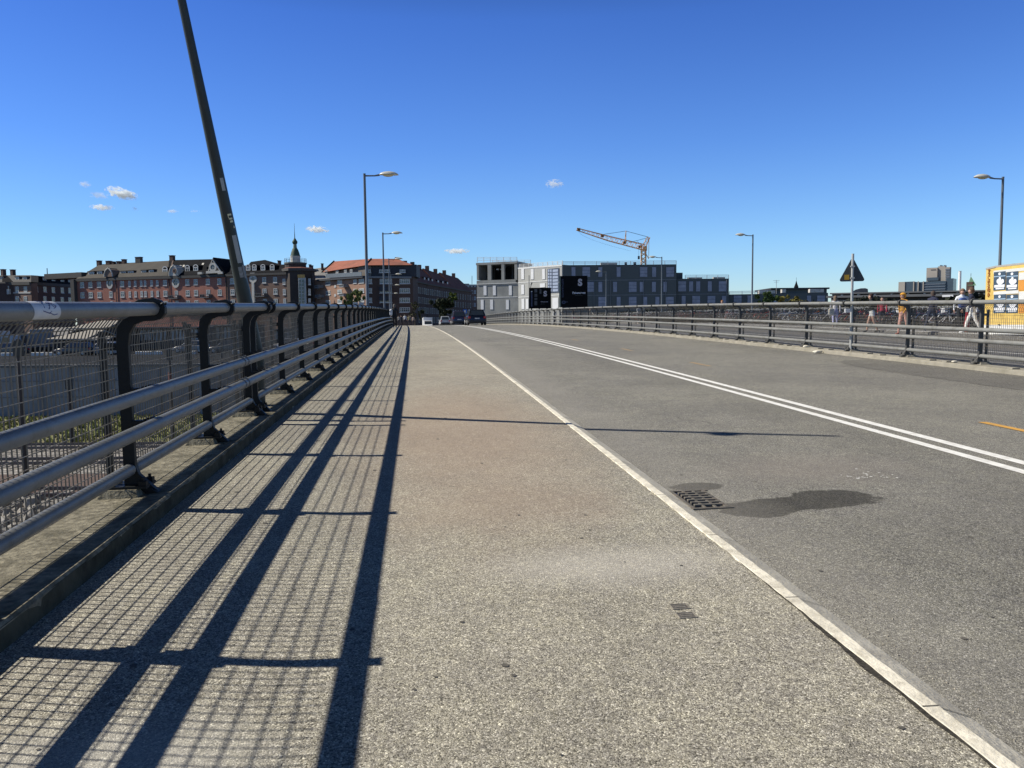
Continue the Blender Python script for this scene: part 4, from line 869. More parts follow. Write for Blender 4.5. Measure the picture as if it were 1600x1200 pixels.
# cross gable with oval window
gA, gB, gC = fb.pt(323, 427.5, .5), fb.pt(352, 426.5, .5), fb.pt(333, 402, .5); rr_ = fb.pt(352, 403, -9); q = fb.Nn*-9
mb = MB(); mb.add([gA, gB, gC, gA+q, gB+q, gC+q], [(0,1,2),(0,2,5,3),(1,4,5,2),(3,5,4)]); o = mb.build('cross_gable', T_slate, rb)
gA2, gB2, gC2 = fb.pt(326, 427, .56), fb.pt(347, 426.5, .56), fb.pt(333, 405.5, .56); q2 = fb.Nn*.12
mb = MB(); mb.add([gA2,gB2,gC2,gA2+q2,gB2+q2,gC2+q2], [(3,4,5),(0,3,5,2),(1,2,5,4),(0,1,4,3)]); mb.build('gable_face', mat('gable_render', (.22,.15,.11), .9, var=.1), o)
mb = MB(); mb.sweep([gA2+q2*1.5, gC2+q2*1.5, gB2+q2*1.5], .22, 6); mb.build('gable_trim', M_stone, o)
oval(fb, rb, 333, 417.5, 12, 14, M_stone, n=.72, inner=.55)
mb = MB(); fb.pbox(mb, 325.5, 347, 423.5, 427.3, .7, .95); fb.pbox(mb, 313, 319.5, 425.5, 429, .4, 1.1); fb.pbox(mb, 345, 352.5, 425, 428.5, .98, 1.3); mb.build('pediment', M_stone, rb)
# smaller shaped gables over the ovals
for (px, py, w, h, ox, oy, ow, oh) in ((171, 426, 12, 13, 172, 443, 10, 17), (273, 423, 13, 16, 275, 441.5, 11.5, 17)):
    uc, zc = fb.uz(px, py+h/2, .3); ua, _ = fb.uz(px+w/2, py, .3); _, zt = fb.uz(px, py-h/2, .3); r = ua-uc; H_ = zt-zc
    prof = [(-r,0),(-r*.98,H_*.3),(-r*.8,H_*.6),(-r*.45,H_*.85),(-r*.12,H_*.96),(0,H_*1.06),(r*.12,H_*.96),(r*.45,H_*.85),(r*.8,H_*.6),(r*.98,H_*.3),(r,0)]
    vs = [fb.W(uc+x, .62, zc+y) for x, y in prof]+[fb.W(uc+x, -2.5, zc+y) for x, y in prof]; n_ = len(prof)
    mb = MB(); mb.add(vs, [tuple(range(n_)), tuple(range(n_, 2*n_))[::-1]]+[(k, k+n_, k+n_+1, k+1) for k in range(n_-1)]); o = mb.build('shaped_gable', mat('gable_render', (.22,.15,.11), .9) if px < 200 else M_stone, rb)
    mb = MB(); mb.sweep([fb.W(uc+x, .66, zc+y) for x, y in prof], .2, 6); mb.build('gable_trim', M_stone, o)
    if px > 200: oval(fb, rb, px, py+.5, 5, 8, mat('gable_render', (.22,.15,.11), .9), n=.66, name='gable_niche')
    oval(fb, rb, ox, oy, ow, oh, M_stone, inner=.58, n=.05)
oval(fb, rb, 396, 436, 12, 12, M_stone, inner=.45, n=.05)
mb = MB(); fb.pbox(mb, 392.5, 399.5, 426.5, 430.5, .06, .5); fb.pbox(mb, 394.5, 398.3, 442, 476, .02, .45); mb.build('stone_column', M_stone, rb)
for px, py, w in ((293,444,16),): pass
WC = [128.5,141.5,155,191,202.5,211.5,221,227,237,246,258,293,306,325,343,363,379,413,430]
for px in WC:
    w = 6 if px in (128.5,141.5,155,191,258,293,306,325,343,363,379,413,430) else 3.6
    for k, R_ in ((0, ROW1), (1, ROW2)):
        window(fb, rb, px+k*.6, bl(px, R_), w, 9, 1 if w > 5 else 1)
    window(fb, rb, px+1.2, bl(px, ROW2)+16.2, w, 9)
for px, py in ((173.5, 460), (276, 459), (397,470)): window(fb, rb, px, py, 5, 9.5)
for px, py in ((174.5, 475),(277,474.5),(444,440),(444.5,456),(445,471)): window(fb, rb, px, py, 4.2, 9)
for px, py in ((276, 464.5), (325, 463), (411, 461.5)): balcony(fb, rb, px, py, 14, 5.5, mat('balcony_iron', (.11,.11,.11), .7))
for px, py, w, ar in ((143,428,9,0),(156,427.5,8,0),(193,427.5,9,0),(204.5,427,9,0),(225,426,7.5,0),(236.5,425,7.5,0),(258,424,8,1),(293,421.5,7.5,1),(306,420.5,7.5,1)): dormer(fb, rb, px, py, w, 6.5, T_brown if not ar else T_slate, M_wf, -1.6, bool(ar))
for px in (388, 397.5, 411, 425.5): dormer(fb, rb, px, 419.8-(px-388)*.01, 7, 6, T_slate, M_wf, -.8, True)
for px, ty, by, w in ((155,408,414,4.6),(170,408.5,412.5,6),(178,409.5,412,3),(186,409,412,4),(194,406,411,4.4),(217,402.5,410,8),(269,400,408,5.5),(123,426.5,434,3),(436.5,408,416,2.2)): chimney(fb, rb, px, ty, by, w, B_dark if px not in (217,) else M_cornb, -7)
for k, (px, ya, yb) in enumerate(((181, 434, 480), (264, 431.5, 480), (353, 428.5, 480))):
    mb = MB(); u, z = fb.uz(px, ya); fb.box(mb, u-.08, u+.08, -1.5, z, .1, .25); mb.build('drainpipe', mat('pipe_dark', (.05,.04,.035), .7), rb)
for px, py in ((284,416),(289,415.5),(270,417.5),(319,412.5)):
    mb = MB(); 
    for dx in (0,): 
        a, b_, c, d_ = fb.pt(px-1.6,py+1.4,-2.4), fb.pt(px+1.4,py+1.4,-2.4), fb.pt(px+2.4,py-1.4,-3.6), fb.pt(px-.6,py-1.4,-3.6); mb.add([v+fb.Nn*.6 for v in (a,b_,c,d_)], [(0,1,2,3)])
    mb.build('skylight', M_stone, rb)
# left bay
mb = MB(); fb.pbox(mb, 114.5, 120, 437, 480, .02, 1.1); mb.build('bay', M_cornb, rb)
for py in (444, 460, 475): window(fb, rb, 117.3, py, 4.2, 9, frame_m=M_wf)
# corner tower
tc = fb.pt(469, 470, -3.2); tc.z = 0; Rt = 4.35; ztop = at(469, 420, 204).z
def octa(r, z0, z1, m, nm, n=8, rot=radians(22.5)-PSI, r1=None, par=None):
    mb = MB(); mb.lathe([(.01,z0),(r,z0),(r1 or r,z1),(.01,z1)], n, 0, Matrix.Translation((tc.x, tc.y, 0)) @ Matrix.Rotation(rot, 4, 'Z')); return mb.build(nm, m, par or rb)
B_tow = brick('brick_tower', (.075,.055,.045), (.06,.045,.038), (.07,.06,.05))
zc0 = at(469, 423, 203).z; tw = octa(4.0, -1.6, zc0, B_tow, 'tower')
octa(4.5, zc0-.1, zc0+.6, M_cornb, 'cornice', par=tw); octa(4.3, zc0+.6, at(469,417.5,203).z, T_dred, 'roof', r1=3.5, par=tw)
zp = at(465,411.5,203).z
mbp = tc.copy(); tc2 = tc.copy(); tc = fb.pt(463.5, 470, -3.2)
octa(2.75, at(465,421,203).z, zp, B_tow, 'drum', n=16, par=tw); octa(2.95, zp, zp+.35, mat('drum_cap', (.12,.13,.11), .8), 'drum_cap', n=16, par=tw)
mb = MB()
for k in range(16): a = 2*pi*k/16; p = Vector((tc.x+2.8*cos(a), tc.y+2.8*sin(a), zp+.35)); mb.sweep([p, p+Vector((0,0,1.05))], .04, 4)
for h in (.55, 1.05): mb.sweep([Vector((tc.x+2.8*cos(2*pi*k/16), tc.y+2.8*sin(2*pi*k/16), zp+.35+h)) for k in range(17)], .04, 4)
mb.build('balustrade', M_zinc, tw)
def zpx(py): return at(463, py, 203).z
mb = MB(); T0 = Matrix.Translation((tc.x, tc.y, 0))
mb.lathe([(1.3, zp+.3), (1.3, zpx(400.5)), (1.36, zpx(400)), (1.36, zpx(398.8))], 16, 0, T0); mb.build('lantern', M_stone, tw)
mb = MB(); mb.lathe([(1.30, zpx(399)), (1.05, zpx(393)), (.72, zpx(387.5)), (.5, zpx(386)), (.01, zpx(386))], 16, 0, T0); mb.build('copper_cone', M_copper, tw, smooth=True)
mb = MB(); mb.lathe([(.5, zpx(386.2)), (.44, zpx(380)), (.01, zpx(380))], 10, 0, T0); mb.build('upper_lantern', mat('lantern_pale', (.2,.24,.19), .8), tw)
mb = MB(); mb.lathe([(.45, zpx(380)), (.68, zpx(378)), (.68, zpx(375.5)), (.4, zpx(373)), (.12, zpx(370)), (.06, zpx(360)), (.03, zpx(347)), (.001, zpx(346.8))], 12, 0, T0); mb.build('onion_spire', M_copper, tw, smooth=True)
tc = tc2
ft = Fac(455, 200.2, 483, 199.4); ft2 = Fac(482, 199.6, 490, 203.5)
wt_ = MB(); ft.pbox(wt_, 466, 478, 434, 480, .0, .12); wo = wt_.build('stair_window', M_stone, tw)
wt_ = MB()
for k in range(7):
    for c in (469, 473.8): ft.pbox(wt_, c-1.6, c+1.6, 437+k*5.6, 441.6+k*5.6, .125, .16)
wt_.build('pane', M_glass, wo); wo['label'] = 'tall pale framed stair window on the tower'
wt_ = MB(); ft.pbox(wt_, 465.5, 476.5, 429, 434, .02, .25); wt_.build('emblem', M_gold, tw)
for py in (440, 456, 471): window(ft, tw, 483.8, py, 3.6, 9.5)

# --- small grey roofed house behind, between the block and the orange corner
fm = Fac(484, 236, 512, 236); rm = thing('grey_roof_house', 'red brick house with a pale grey roof between the tower and the orange corner building', 'building', fm.W(0,0,-1.6))
wallblock(fm, rm, 486, 512, (438, 437), 10, B_red); roof(fm, rm, ((486, 438.5), (512, 437.5)), ((489, 420), (512, 417)), 12, mat('pale_tiles', (.24,.23,.21), .9, var=.15))
for px, ty in ((484.5, 414), (487.5, 415.5), (503.5, 412.5)): chimney(fm, rm, px, ty, 421, 2.6, B_dark, -5)
for k in range(4): dormer(fm, rm, 492+k*4, 432.5, 2.8, 2.5, M_zinc, M_wf, -1)
for py in (448, 462): 
    for px in (489, 496.5): window(fm, rm, px, py, 3.5, 7)
for py in (450, 464): balcony(fm, rm, 502, py, 8, 4, M_zinc)
# --- orange corner building and the long dark row receding behind it
fo = Fac(489, 206, 571, 190); fp = Fac(571, 190, 643, 190); M_slat = mat('top_floor_slate', (.028,.032,.042), .7, var=.15); M_gband = mat('balcony_band_glass', (.14,.155,.165), .35, var=.1)
ro = thing('corner_apartments', 'orange and dark brick corner apartment building with a red tiled roof', 'building', fo.W(0,0,-1.6))
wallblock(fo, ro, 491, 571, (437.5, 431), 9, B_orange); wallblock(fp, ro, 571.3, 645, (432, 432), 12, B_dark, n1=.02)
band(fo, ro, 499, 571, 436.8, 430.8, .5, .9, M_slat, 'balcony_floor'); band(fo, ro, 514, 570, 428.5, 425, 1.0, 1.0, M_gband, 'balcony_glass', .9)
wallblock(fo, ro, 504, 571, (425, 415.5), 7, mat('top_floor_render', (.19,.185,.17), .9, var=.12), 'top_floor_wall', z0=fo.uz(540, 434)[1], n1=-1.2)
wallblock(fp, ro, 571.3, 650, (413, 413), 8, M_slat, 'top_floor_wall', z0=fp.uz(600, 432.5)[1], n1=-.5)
wallblock(fo, ro, 558, 570.8, (414.5, 414), 3, mat('top_floor_boards', (.15,.13,.11), .9, var=.15), 'stair_head', z0=fo.uz(560, 432)[1], n1=-.3)
band(fp, ro, 571, 643, 431.6, 432.2, .45, .5, M_zinc); 
e0, e1, e2, e3 = fo.pt(503, 425.5, .3), fo.pt(571, 414.3, .3), fp.pt(643, 414, .3), fp.pt(652, 416, -3)
t0, t1, t2 = fo.pt(522, 408.5, -5), fp.pt(580, 404.3, -6), fp.pt(620, 404.3, -6)
mb = MB(); q = Vector((0,0,-.3)); bk = fo.Nn*-12
mb.add([e0, e1, t1, t0, e2, t2, e3, e0+bk, t0+bk*.2, e1+bk*1.2, e3+fp.Nn*-14], [(0,1,2,3),(1,4,5,2),(4,6,5),(0,3,7),(3,2,9,7),(2,5,10,9),(5,6,10)]); mb.build('roof', T_red, ro)
mb = MB(); mb.sweep([e1+Vector((0,0,.05)), t1+Vector((0,0,.1))], .16, 5); mb.sweep([e0+Vector((0,0,.05)), t0+Vector((0,0,.1))], .2, 5); mb.build('ridge_tiles', T_slate, ro)
for px, py, w in ((513,442,7),(531,440.5,7),(555,439.5,5),(565,439,8)): window(fo, ro, px, py, w, 6.5, 2)
for r_, dy in ((1, 15.5), (2, 30.5)):
    for px, py, w in ((513,442,7),(531,440.5,7),(555,439.5,5),(565,439,8)): window(fo, ro, px, py+dy-(px-513)*.01, w, 6.5, 2)
for px, py in ((498, 448), (498.5, 463)): window(fo, ro, px, py, 4, 6)
for px, py in ((502,448.5),(503,463),(541,447),(541,461)): balcony(fo, ro, px, py, 7, 4.2, mat('balcony_grey', (.2,.21,.22), .7))
for px, py in ((524,447),(524,461)):
    window(fo, ro, px, py, 2.2, 3, 0)
for px in (510, 527, 540, 549): window(fo, ro, px, 424.5-(px-510)*.03, 4, 5, 1, frame_m=mat('grey_frame', (.3,.3,.29), .7))
for py in (439.5, 454, 469, 484):
    window(fp, ro, 577.3, py, 8, 7.5, 2, t=.14); window(fp, ro, 603, py, 19, 7.5, 5, t=.13); window(fp, ro, 632.5, py, 16, 7.5, 4, t=.14)
    if py > 445:
        u0, z = fp.uz(593.5, py-5.5); u1, _ = fp.uz(612.5, py-5.5); mb = MB(); fp.box(mb, u0, u1, z-.9, z, .9, 1.0); fp.box(mb, u0, u1, z-1.0, z-.9, .01, 1.0); mb.build('balcony', M_slat, ro)
for px, w in ((576, 6.5), (601, 17), (629, 9)):
    window(Fac(571,190,643,190), ro, px, 423.5, w, 4.8, 3 if w > 8 else 1, t=.12, name='attic_window')
Mt = Matrix.Translation(fp.pt(604, 416.8, -.42)) @ Matrix.Rotation(-PSI, 4, 'Z') @ Matrix.Rotation(pi/2, 4, 'X')
tp = text_part('CAMPENGRPD', 1.05, Mt, mat('faded_letters', (.075,.08,.09), .7), ro, depth=.04)
tp.scale = (1, 1, 1)
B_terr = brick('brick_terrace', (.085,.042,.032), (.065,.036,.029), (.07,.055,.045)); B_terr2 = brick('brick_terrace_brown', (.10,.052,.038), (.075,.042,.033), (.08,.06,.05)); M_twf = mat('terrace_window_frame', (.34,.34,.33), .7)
M_dpane = mat('dim_pane', (.02,.022,.026), .5, spec=.2)
# receding dark row: four houses stepping down the street
sr = [(645, 193.5, 667, 208, 439, 443.5, (652, 420), (671, 428)), (667, 208, 687, 221, 443.8, 447.3, (671, 427), (692, 437.5)), (687, 221, 711, 237, 447.5, 451.5, (692, 436.5), (711, 443.5)), (711, 237, 738, 258, 452, 456, (711, 442.5), (727, 448.5))]
for i, (x0, d0, x1, d1, ya, yb, ra, rb_) in enumerate(sr):
    ff = Fac(x0, d0, x1, d1)
    t = thing('terrace_house', ['nearest dark brick terrace of the receding row, adjoining the orange corner building','second dark brick terrace of the receding row','third dark brick terrace of the receding row, behind the dark tree','furthest dark brick terrace of the receding row, by the construction building'][i], 'building', ff.W(0,0,-1.6), 0, 'dark brick terraces receding down the street')
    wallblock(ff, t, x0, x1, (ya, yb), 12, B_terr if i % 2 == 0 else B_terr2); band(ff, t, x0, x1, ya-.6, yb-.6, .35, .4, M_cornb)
    e0, e1 = ff.pt(x0-.5, ya-1, .4), ff.pt(x1, yb-1, .4); n_ = -4.5
    ra_, rb2 = ff.W(ff.uz(x0, ya)[0]+.2, n_, at(ra[0], ra[1], d0).z), ff.W(ff.len, n_, at(rb_[0], rb_[1], d1).z); bk = ff.Nn*-10
    ra_ = ff.W(0, n_, (ff.uz(x0, ya)[1])+5.2); rb2 = ff.W(ff.len, n_, (ff.uz(x1, yb)[1])+4.6)
    mb = MB(); mb.add([e0, e1, rb2, ra_, e1+bk, e0+bk], [(0,1,2,3),(3,2,4,5),(0,3,5),(1,4,2)]); mb.build('roof', T_dred, t)
    chs = 2
    for k in range(chs):
        u = ff.len*(k+.5)/chs; z = ra_.z+(rb2.z-ra_.z)*(k+.5)/chs; mb = MB(); ff.box(mb, u-.4, u+.4, z-.8, z+1.1, n_-.5, n_+.5); mb.build('chimney', B_dark, t)
    nw = 7; rows = 5
    for c in range(nw):
        for r_ in range(rows):
            zt = ff.uz(x0, ya)[1]*(1-(c+.5)/nw)+ff.uz(x1, yb)[1]*(c+.5)/nw - 1.3-r_*2.55
            u = ff.len*(c+.5)/nw; w = (1.3, .7, .7, 1.3, .7, .7, 1.3)[c]
            if zt < -.5: continue
            mb = MB(); ff.box(mb, u-w/2, u+w/2, zt-1.6, zt, .004, .09)
            o = mb.build('window', M_twf, t); mb = MB()
            k_ = 2 if w > 1.2 else 1; wp = (w-.14*(k_+1))/k_
            for q_ in range(k_): uu = u-w/2+.14+q_*(wp+.14); ff.box(mb, uu, uu+wp, zt-1.46, zt-.14, .092, .11)
            mb.build('pane', M_dpane, o)
    if i < 3:
        for k in range(3):
            u = ff.len*(k+.6)/3.4; z = e0.z+(e1.z-e0.z)*(k+.6)/3.4; mb = MB(); ff.box(mb, u-.8, u+.8, z+.6, z+1.9, -2.4, -.9); o = mb.build('dormer', T_slate, t); mb = MB(); ff.box(mb, u-.6, u+.6, z+.75, z+1.75, -.895, -.82); mb.build('window', M_wf, o)
# brown office block closing the street
fe = Fac(718, 300, 748, 300); te = thing('office_block', 'small brown flat roofed block with a pale roof slab closing the street', 'building', fe.W(0,0,-1.6))
wallblock(fe, te, 720, 748, (448.5, 448.5), 12, B_brown); band(fe, te, 719, 748, 444.5, 444.5, .5, .3, M_stone, 'roof_slab', -12); wallblock(fe, te, 722, 748, (445, 445), 10, M_slat, 'top_floor_wall', z0=fe.uz(730,448.5)[1], n1=-.8)
wallblock(fe, te, 723, 732, (442.5, 442.5), 5, M_slat, 'rooftop_unit', z0=fe.uz(730,445)[1], n1=-3)
for px in range(727, 746, 5):
    window(fe, te, px, 447, 3, 2.2, 1); 
    for py in (456, 466, 476, 486): window(fe, te, px, py, 3, 5, 1)
mb = MB(); mb.sweep([fe.pt(737.5, 444, -4), fe.pt(737.5, 431, -4)], .1, 5); mb.build('antenna', M_darksteel, te)

# ------------------------------------------------------------------ grey construction building
M_gr = mat('panel_grey', (.26,.265,.25), .85, var=.08, scale=.3, dirt=(.17,.175,.17), dscale=.2); M_grl = mat('panel_light_grey', (.37,.37,.345), .85, var=.07, scale=.3, dirt=(.33,.33,.32), dscale=.25)
M_dk = mat('panel_slate_blue', (.085,.10,.10), .8, var=.08, scale=.25); M_joint = mat('panel_joint', (.19,.21,.23), .8); M_wrap = mat('plastic_wrapped_window', (.66,.66,.66), .5, var=.06, scale=1.5); M_dwin = mat('film_covered_window', (.24,.26,.33), .35, var=.2, scale=1.2); M_frn = mat('navy_frame', (.05,.065,.10), .5); M_edge = mat('guard_rail_white', (.6,.6,.58), .7)
g1 = Fac(744, 174, 809.5, 170, -2); g2 = Fac(809.5, 170, 878, 159, -2); g3 = Fac(878, 159, 1057, 159, -2); g4 = Fac(1057, 160.5, 1139, 160.5, -2); g5 = Fac(1139, 163, 1297, 163, -2)
gb = thing('construction_building', 'grey panelled building under construction with guard rails along its flat roofs', 'building', g3.W(0,0,-2))
wallblock(g1, gb, 745, 809.5, (441.5, 441.5), 14, M_gr); wallblock(g2, gb, 809.5, 878, (419, 413.5), 12, M_grl)
wallblock(g3, gb, 878.3, 1057, (414.3, 412.8), 14, M_dk); wallblock(g4, gb, 1057.2, 1139, (435.5, 435), 14, M_dk); wallblock(g5, gb, 1139.2, 1294, (460, 457.5), 14, M_dk)
# open framed tower
def fbx(F_, nm, px0, px1, py0, py1, n0, n1, m, par=gb): mb = MB(); F_.pbox(mb, px0, px1, py0, py1, n0, n1); return mb.build(nm, m, par)
twr = fbx(g1, 'tower_floor', 745, 806, 437.5, 442.5, -9, .12, M_gr)
fbx(g1, 'tower_roof', 744, 808, 409.5, 413, -9.2, .12, M_gr, twr)
for x0, x1 in ((745,748),(762,767.5),(783.5,788),(804,808)):
    fbx(g1, 'pillar', x0, x1, 412.9, 437.6, -.5, .1, M_gr, twr)
for x0, x1 in ((745,748),(804,808)): fbx(g1, 'side_wall', x0+.1, x1-.1, 412.9, 437.6, -9, -.52, M_gr, twr)
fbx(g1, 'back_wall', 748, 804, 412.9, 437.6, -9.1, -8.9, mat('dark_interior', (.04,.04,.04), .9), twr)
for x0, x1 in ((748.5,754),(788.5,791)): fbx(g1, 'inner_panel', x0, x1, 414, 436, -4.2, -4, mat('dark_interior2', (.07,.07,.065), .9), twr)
for px in (770, 776.5): fbx(g1, 'lamp_box', px-2, px+2, 418.5, 420.8, -3, -2.6, M_edge, twr)
for py in (464.6,): fbx(g1, 'panel_joint', 745, 809, py-.5, py+.5, .0, .06, M_edge)
fbx(g1, 'panel_joint', 745, 809, 442.6, 443.6, .13, .2, M_edge)
for py0, py1 in ((441.5, 442.5), (464, 465.2)): 
    u0, z0 = g2.uz(810, py0+.6); u1, z1 = g2.uz(877, py0-.6); mb = MB(); g2.box(mb, u0, u1, z0-.08, z0+.08, .002, .06); mb.build('panel_joint', M_edge, gb)
for py in (437.6, 461): fbx(g3, 'panel_joint', 879, 1057, py-.4, py+.4, .002, .05, M_joint)
fbx(g4, 'panel_joint', 1058, 1139, 459, 459.8, .002, .05, M_joint)
for px, y0 in ((928,438),(954,438),(1005,438),(1040,438),(1135,437)): fbx(g3 if px < 1057 else g4, 'drainpipe', px-.3, px+.3, y0, 490, .05, .18, M_joint)
def wwin(F_, px, py, w, h, film=False):
    m1 = M_dwin if film else M_wrap; u0, z1 = F_.uz(px-w/2, py-h/2); u1, _ = F_.uz(px+w/2, py); _, z0 = F_.uz(px, py+h/2)
    mb = MB(); F_.box(mb, u0-.06, u1+.06, z0-.06, z1+.06, .002, .05); o = mb.build('window', M_frn if film else M_gr, gb)
    mb = MB()
    if film and w > 8: 
        for a, b_ in ((0,.32),(.345,.655),(.68,1)): F_.box(mb, u0, u1, z0+(z1-z0)*a, z0+(z1-z0)*b_, .052, .09)
    else: F_.box(mb, u0, u1, z0, z1, .052, .09)
    mb.build('protective_film', m1, o)
for px in (758, 772.5, 797.5): wwin(g1, px, 454, 4.6, 15)
for px in (753.6, 768.3, 793): wwin(g1, px, 476, 4.6, 15)
for px in (817, 832, 849.7): wwin(g2, px, 428.5, 4.4, 16)
wwin(g2, 817, 452.5, 4.4, 15); wwin(g2, 848, 446, 8, 6); wwin(g2, 817.5, 475, 4.4, 16); wwin(g2, 824, 475, 4, 16); wwin(g2, 868, 474, 9, 17)
for px, w in ((896,6),(916,12),(938,6),(966.5,6),(1005.5,11.5),(1022,6),(1047,12)): wwin(g3, px, 425, w, 15, True)
for px, w in ((922.7,10),(938,6),(961,6),(988.5,12),(1002.7,6),(1021.6,6),(1039,5)): wwin(g3, px, 448.3, w, 15.5, True)
for px, w in ((941,12),(966.5,6),(988.4,12),(1008,6),(1027,6),(1046.5,12)): wwin(g3, px, 472, w, 16, True)
for px, w in ((1065.7,12),(1079.7,6),(1090.8,6),(1109,6),(1129,12)): wwin(g4, px, 447.5, w, 15.5, True)
for px, w in ((1068,6),(1087.6,12),(1111.4,12),(1131,6)): wwin(g4, px, 470.5, w, 16, True)
for px, w in ((1152.4,12),(1171,6),(1212,6),(1264,6),(1282.7,12)): wwin(g5, px, 469, w, 14, True)
# glazed stair column on the pale face
gl = fbx(g2, 'stair_glazing', 856, 874, 419.5, 457, .002, .12, M_frn)
for k in range(7):
    y = 421+k*5.1
    for x0, x1 in ((857,859.3),(860.3,862.7),(864.3,872.5)):
        fbx(g2, 'pane', x0, x1, y, y+3.8, .125, .15, mat('pale_glass', (.33,.37,.47), .2), gl)
# rooftop huts and white stacks
wallblock(g4, gb, 1057.5, 1070, (425, 425), 6, M_dk, 'rooftop_hut', z0=g4.uz(1060, 436)[1], n1=-2)
for x0, x1 in ((978, 981.5), (992, 996)): wallblock(g3, gb, x0, x1, (408.5, 408.5), 2, M_slat, 'rooftop_box', z0=g3.uz(980, 414)[1], n1=-1.5)
for F_, x0, x1, y0, y1 in ((g3, 940, 966, 409.5, 413), (g4, 1078, 1100, 432.8, 435.5), (g4, 1118, 1136, 432, 435), (g5, 1190, 1215, 453.2, 456.7), (g5, 1226, 1232, 451.5, 455.5), (g5, 1270, 1292, 451, 455)): wallblock(F_, gb, x0, x1, (y0, y0), 2.5, mat('stacked_boards', (.5,.47,.42), .8, var=.25, scale=2), 'board_stack', z0=F_.uz((x0+x1)/2, y1+1.5)[1], n1=-1.5)
def guard(F_, x0, x1, ybase0, ybase1, hpx, step, nm='guard_rail', n=-.25, m=M_edge):
    ua, za = F_.uz(x0, ybase0); ub, zb = F_.uz(x1, ybase1); h = hpx*160/F; mb = MB(); k = max(2, int((ub-ua)/step))
    for j in range(k+1): u = ua+(ub-ua)*j/k; z = za+(zb-za)*j/k; F_.box(mb, u-.045, u+.045, z-.05, z+h, n-.045, n+.045)
    for f in (.35, .68, 1): mb.sweep([F_.W(ua, n+.05, za+h*f), F_.W(ub, n+.05, zb+h*f)], .05, 4)
    return mb.build(nm, m, gb)
guard(g1, 745, 807, 409.5, 409.5, 8, 1.6); guard(g1, 745, 807, 409.5, 409.5, 8, 1.6, n=-8.5)
guard(g2, 810, 878, 419, 413.5, 6, 1.5); guard(g3, 878.5, 1057, 414.3, 412.8, 5.5, 2.2); guard(g4, 1071, 1139, 435.4, 435, 5.5, 2.2); guard(g5, 1140, 1200, 459.8, 458.6, 4.5, 2.2)
fbx(g2, 'roof_edge', 810, 878, 413, 415.5, .05, .4, M_edge) if False else None
band(g2, gb, 809.5, 878.2, 418.2, 413.2, .35, .06, M_edge, 'roof_edge', .003)

# --- billboards on the construction fence
M_bb = mat('billboard_black', (.003,.003,.0035), .6, var=.3, scale=1, spec=.12); M_bbt = mat('billboard_grey_print', (.50,.46,.48), .6); M_bbb = mat('billboard_blue_print', (.045,.055,.10), .6, var=.3, scale=3)
def billboard(lab, x0, x1, y0, y1, d_, big):
    F_ = Fac(x0, d_, x1, d_, -1.5); t = thing('billboard', lab, 'billboard', F_.W(F_.len/2, 0, -1.5), 0, 'black billboards on the building site')
    mb = MB(); F_.pbox(mb, x0, x1, y0, y1, -.25, 0); mb.build('board', M_bb, t, bevel=.03)
    for f in (.15, .5, .85):
        u = F_.len*f; mb = MB(); F_.box(mb, u-.1, u+.1, -1.6, F_.uz(x0, y0+1)[1], -.5, -.26); mb.build('post', M_darksteel, t)
    def tx(s, px, py, size, m, rot=0, nm='lettering', align='CENTER', bold=.01):
        M = Matrix.Translation(F_.pt(px, py, .02)) @ Matrix.Rotation(-PSI, 4, 'Z') @ Matrix.Rotation(pi/2, 4, 'X') @ Matrix.Rotation(rot, 4, 'Z'); text_part(s, size, M, m, t, nm, .012, align, bold)
    return F_, t, tx
F_, t, tx = billboard('larger black billboard with a grey S above a white word', 874, 918, 431, 480, 122, True)
M_bbg = mat('billboard_side', (.16,.19,.15), .8); mb = MB(); F_.pbox(mb, 873.4, 876, 431.5, 480, .003, .05); mb.build('edge_strip', M_bbg, t)
M_s = M_bbt
tx('S', 906.3, 441.8, 1.42, M_s, bold=.05)
tx('Fisketorvet', 904.5, 457.6, .46, mat('billboard_white_print', (.75,.74,.76), .6), bold=.012); tx('KØBENHAVNS MALL', 904, 461.5, .14, mat('dim_print', (.05,.05,.05), .6))
tx('RESTAURANTER', 879, 450.5, .40, M_bbb, -pi/2)
k = 24; c_ = F_.pt(880.8, 472.3, .02); mb = MB(); ring = []
for r_ in (.30, .17): ring += [c_+F_.U*(r_*cos(2*pi*i/k))+Vector((0,0,r_*.85*sin(2*pi*i/k))) for i in range(k)]
mb.add(ring, [(i, (i+1)%k, (i+1)%k+k, i+k) for i in range(k)]); mb.build('round_emblem', M_bbb, t); tx('12', 880.8, 472.3, .26, M_bbb); tx('000', 885.3, 471.8, .24, M_bbb)
F_, t, tx = billboard('smaller black billboard with a grey S and pictures, left of the larger one', 826.5, 861, 449.5, 482, 126, False)
tx('S', 852, 459.3, 1.15, M_s, bold=.05)
tx('Fisketorvet', 850.5, 471.5, .26, M_s); tx('BUTIK', 848, 475, .22, mat('dim_print', (.05,.05,.05), .6))
M_pp = mat('print_grey_dim', (.075,.075,.078), .6, var=.4, scale=3)
for x0, x1, y0, y1 in ((835,839.3,451.5,457),(835,839.5,459,464),(835,839.5,465.5,468.5),(835,839.3,470,477),(843,846,452,459)): mb = MB(); F_.pbox(mb, x0, x1, y0, y1, .003, .015); mb.build('printed_picture', M_pp, t)
mb = MB(); F_.pbox(mb, 829.5, 831.8, 454.5, 479, .003, .015); mb.build('printed_figure', M_bbb, t)
mb = MB(); F_.pbox(mb, 829.7, 831.8, 454.9, 456.2, .016, .03); mb.build('pale_label', M_wrap, t)  # small plain white label near the top of the printed figure
mb = MB(); mb.sweep([F_.pt(826.7, 482, .1), F_.pt(826.7, 430, .1)], .05, 6); mb.build('flag_pole', M_black, t)
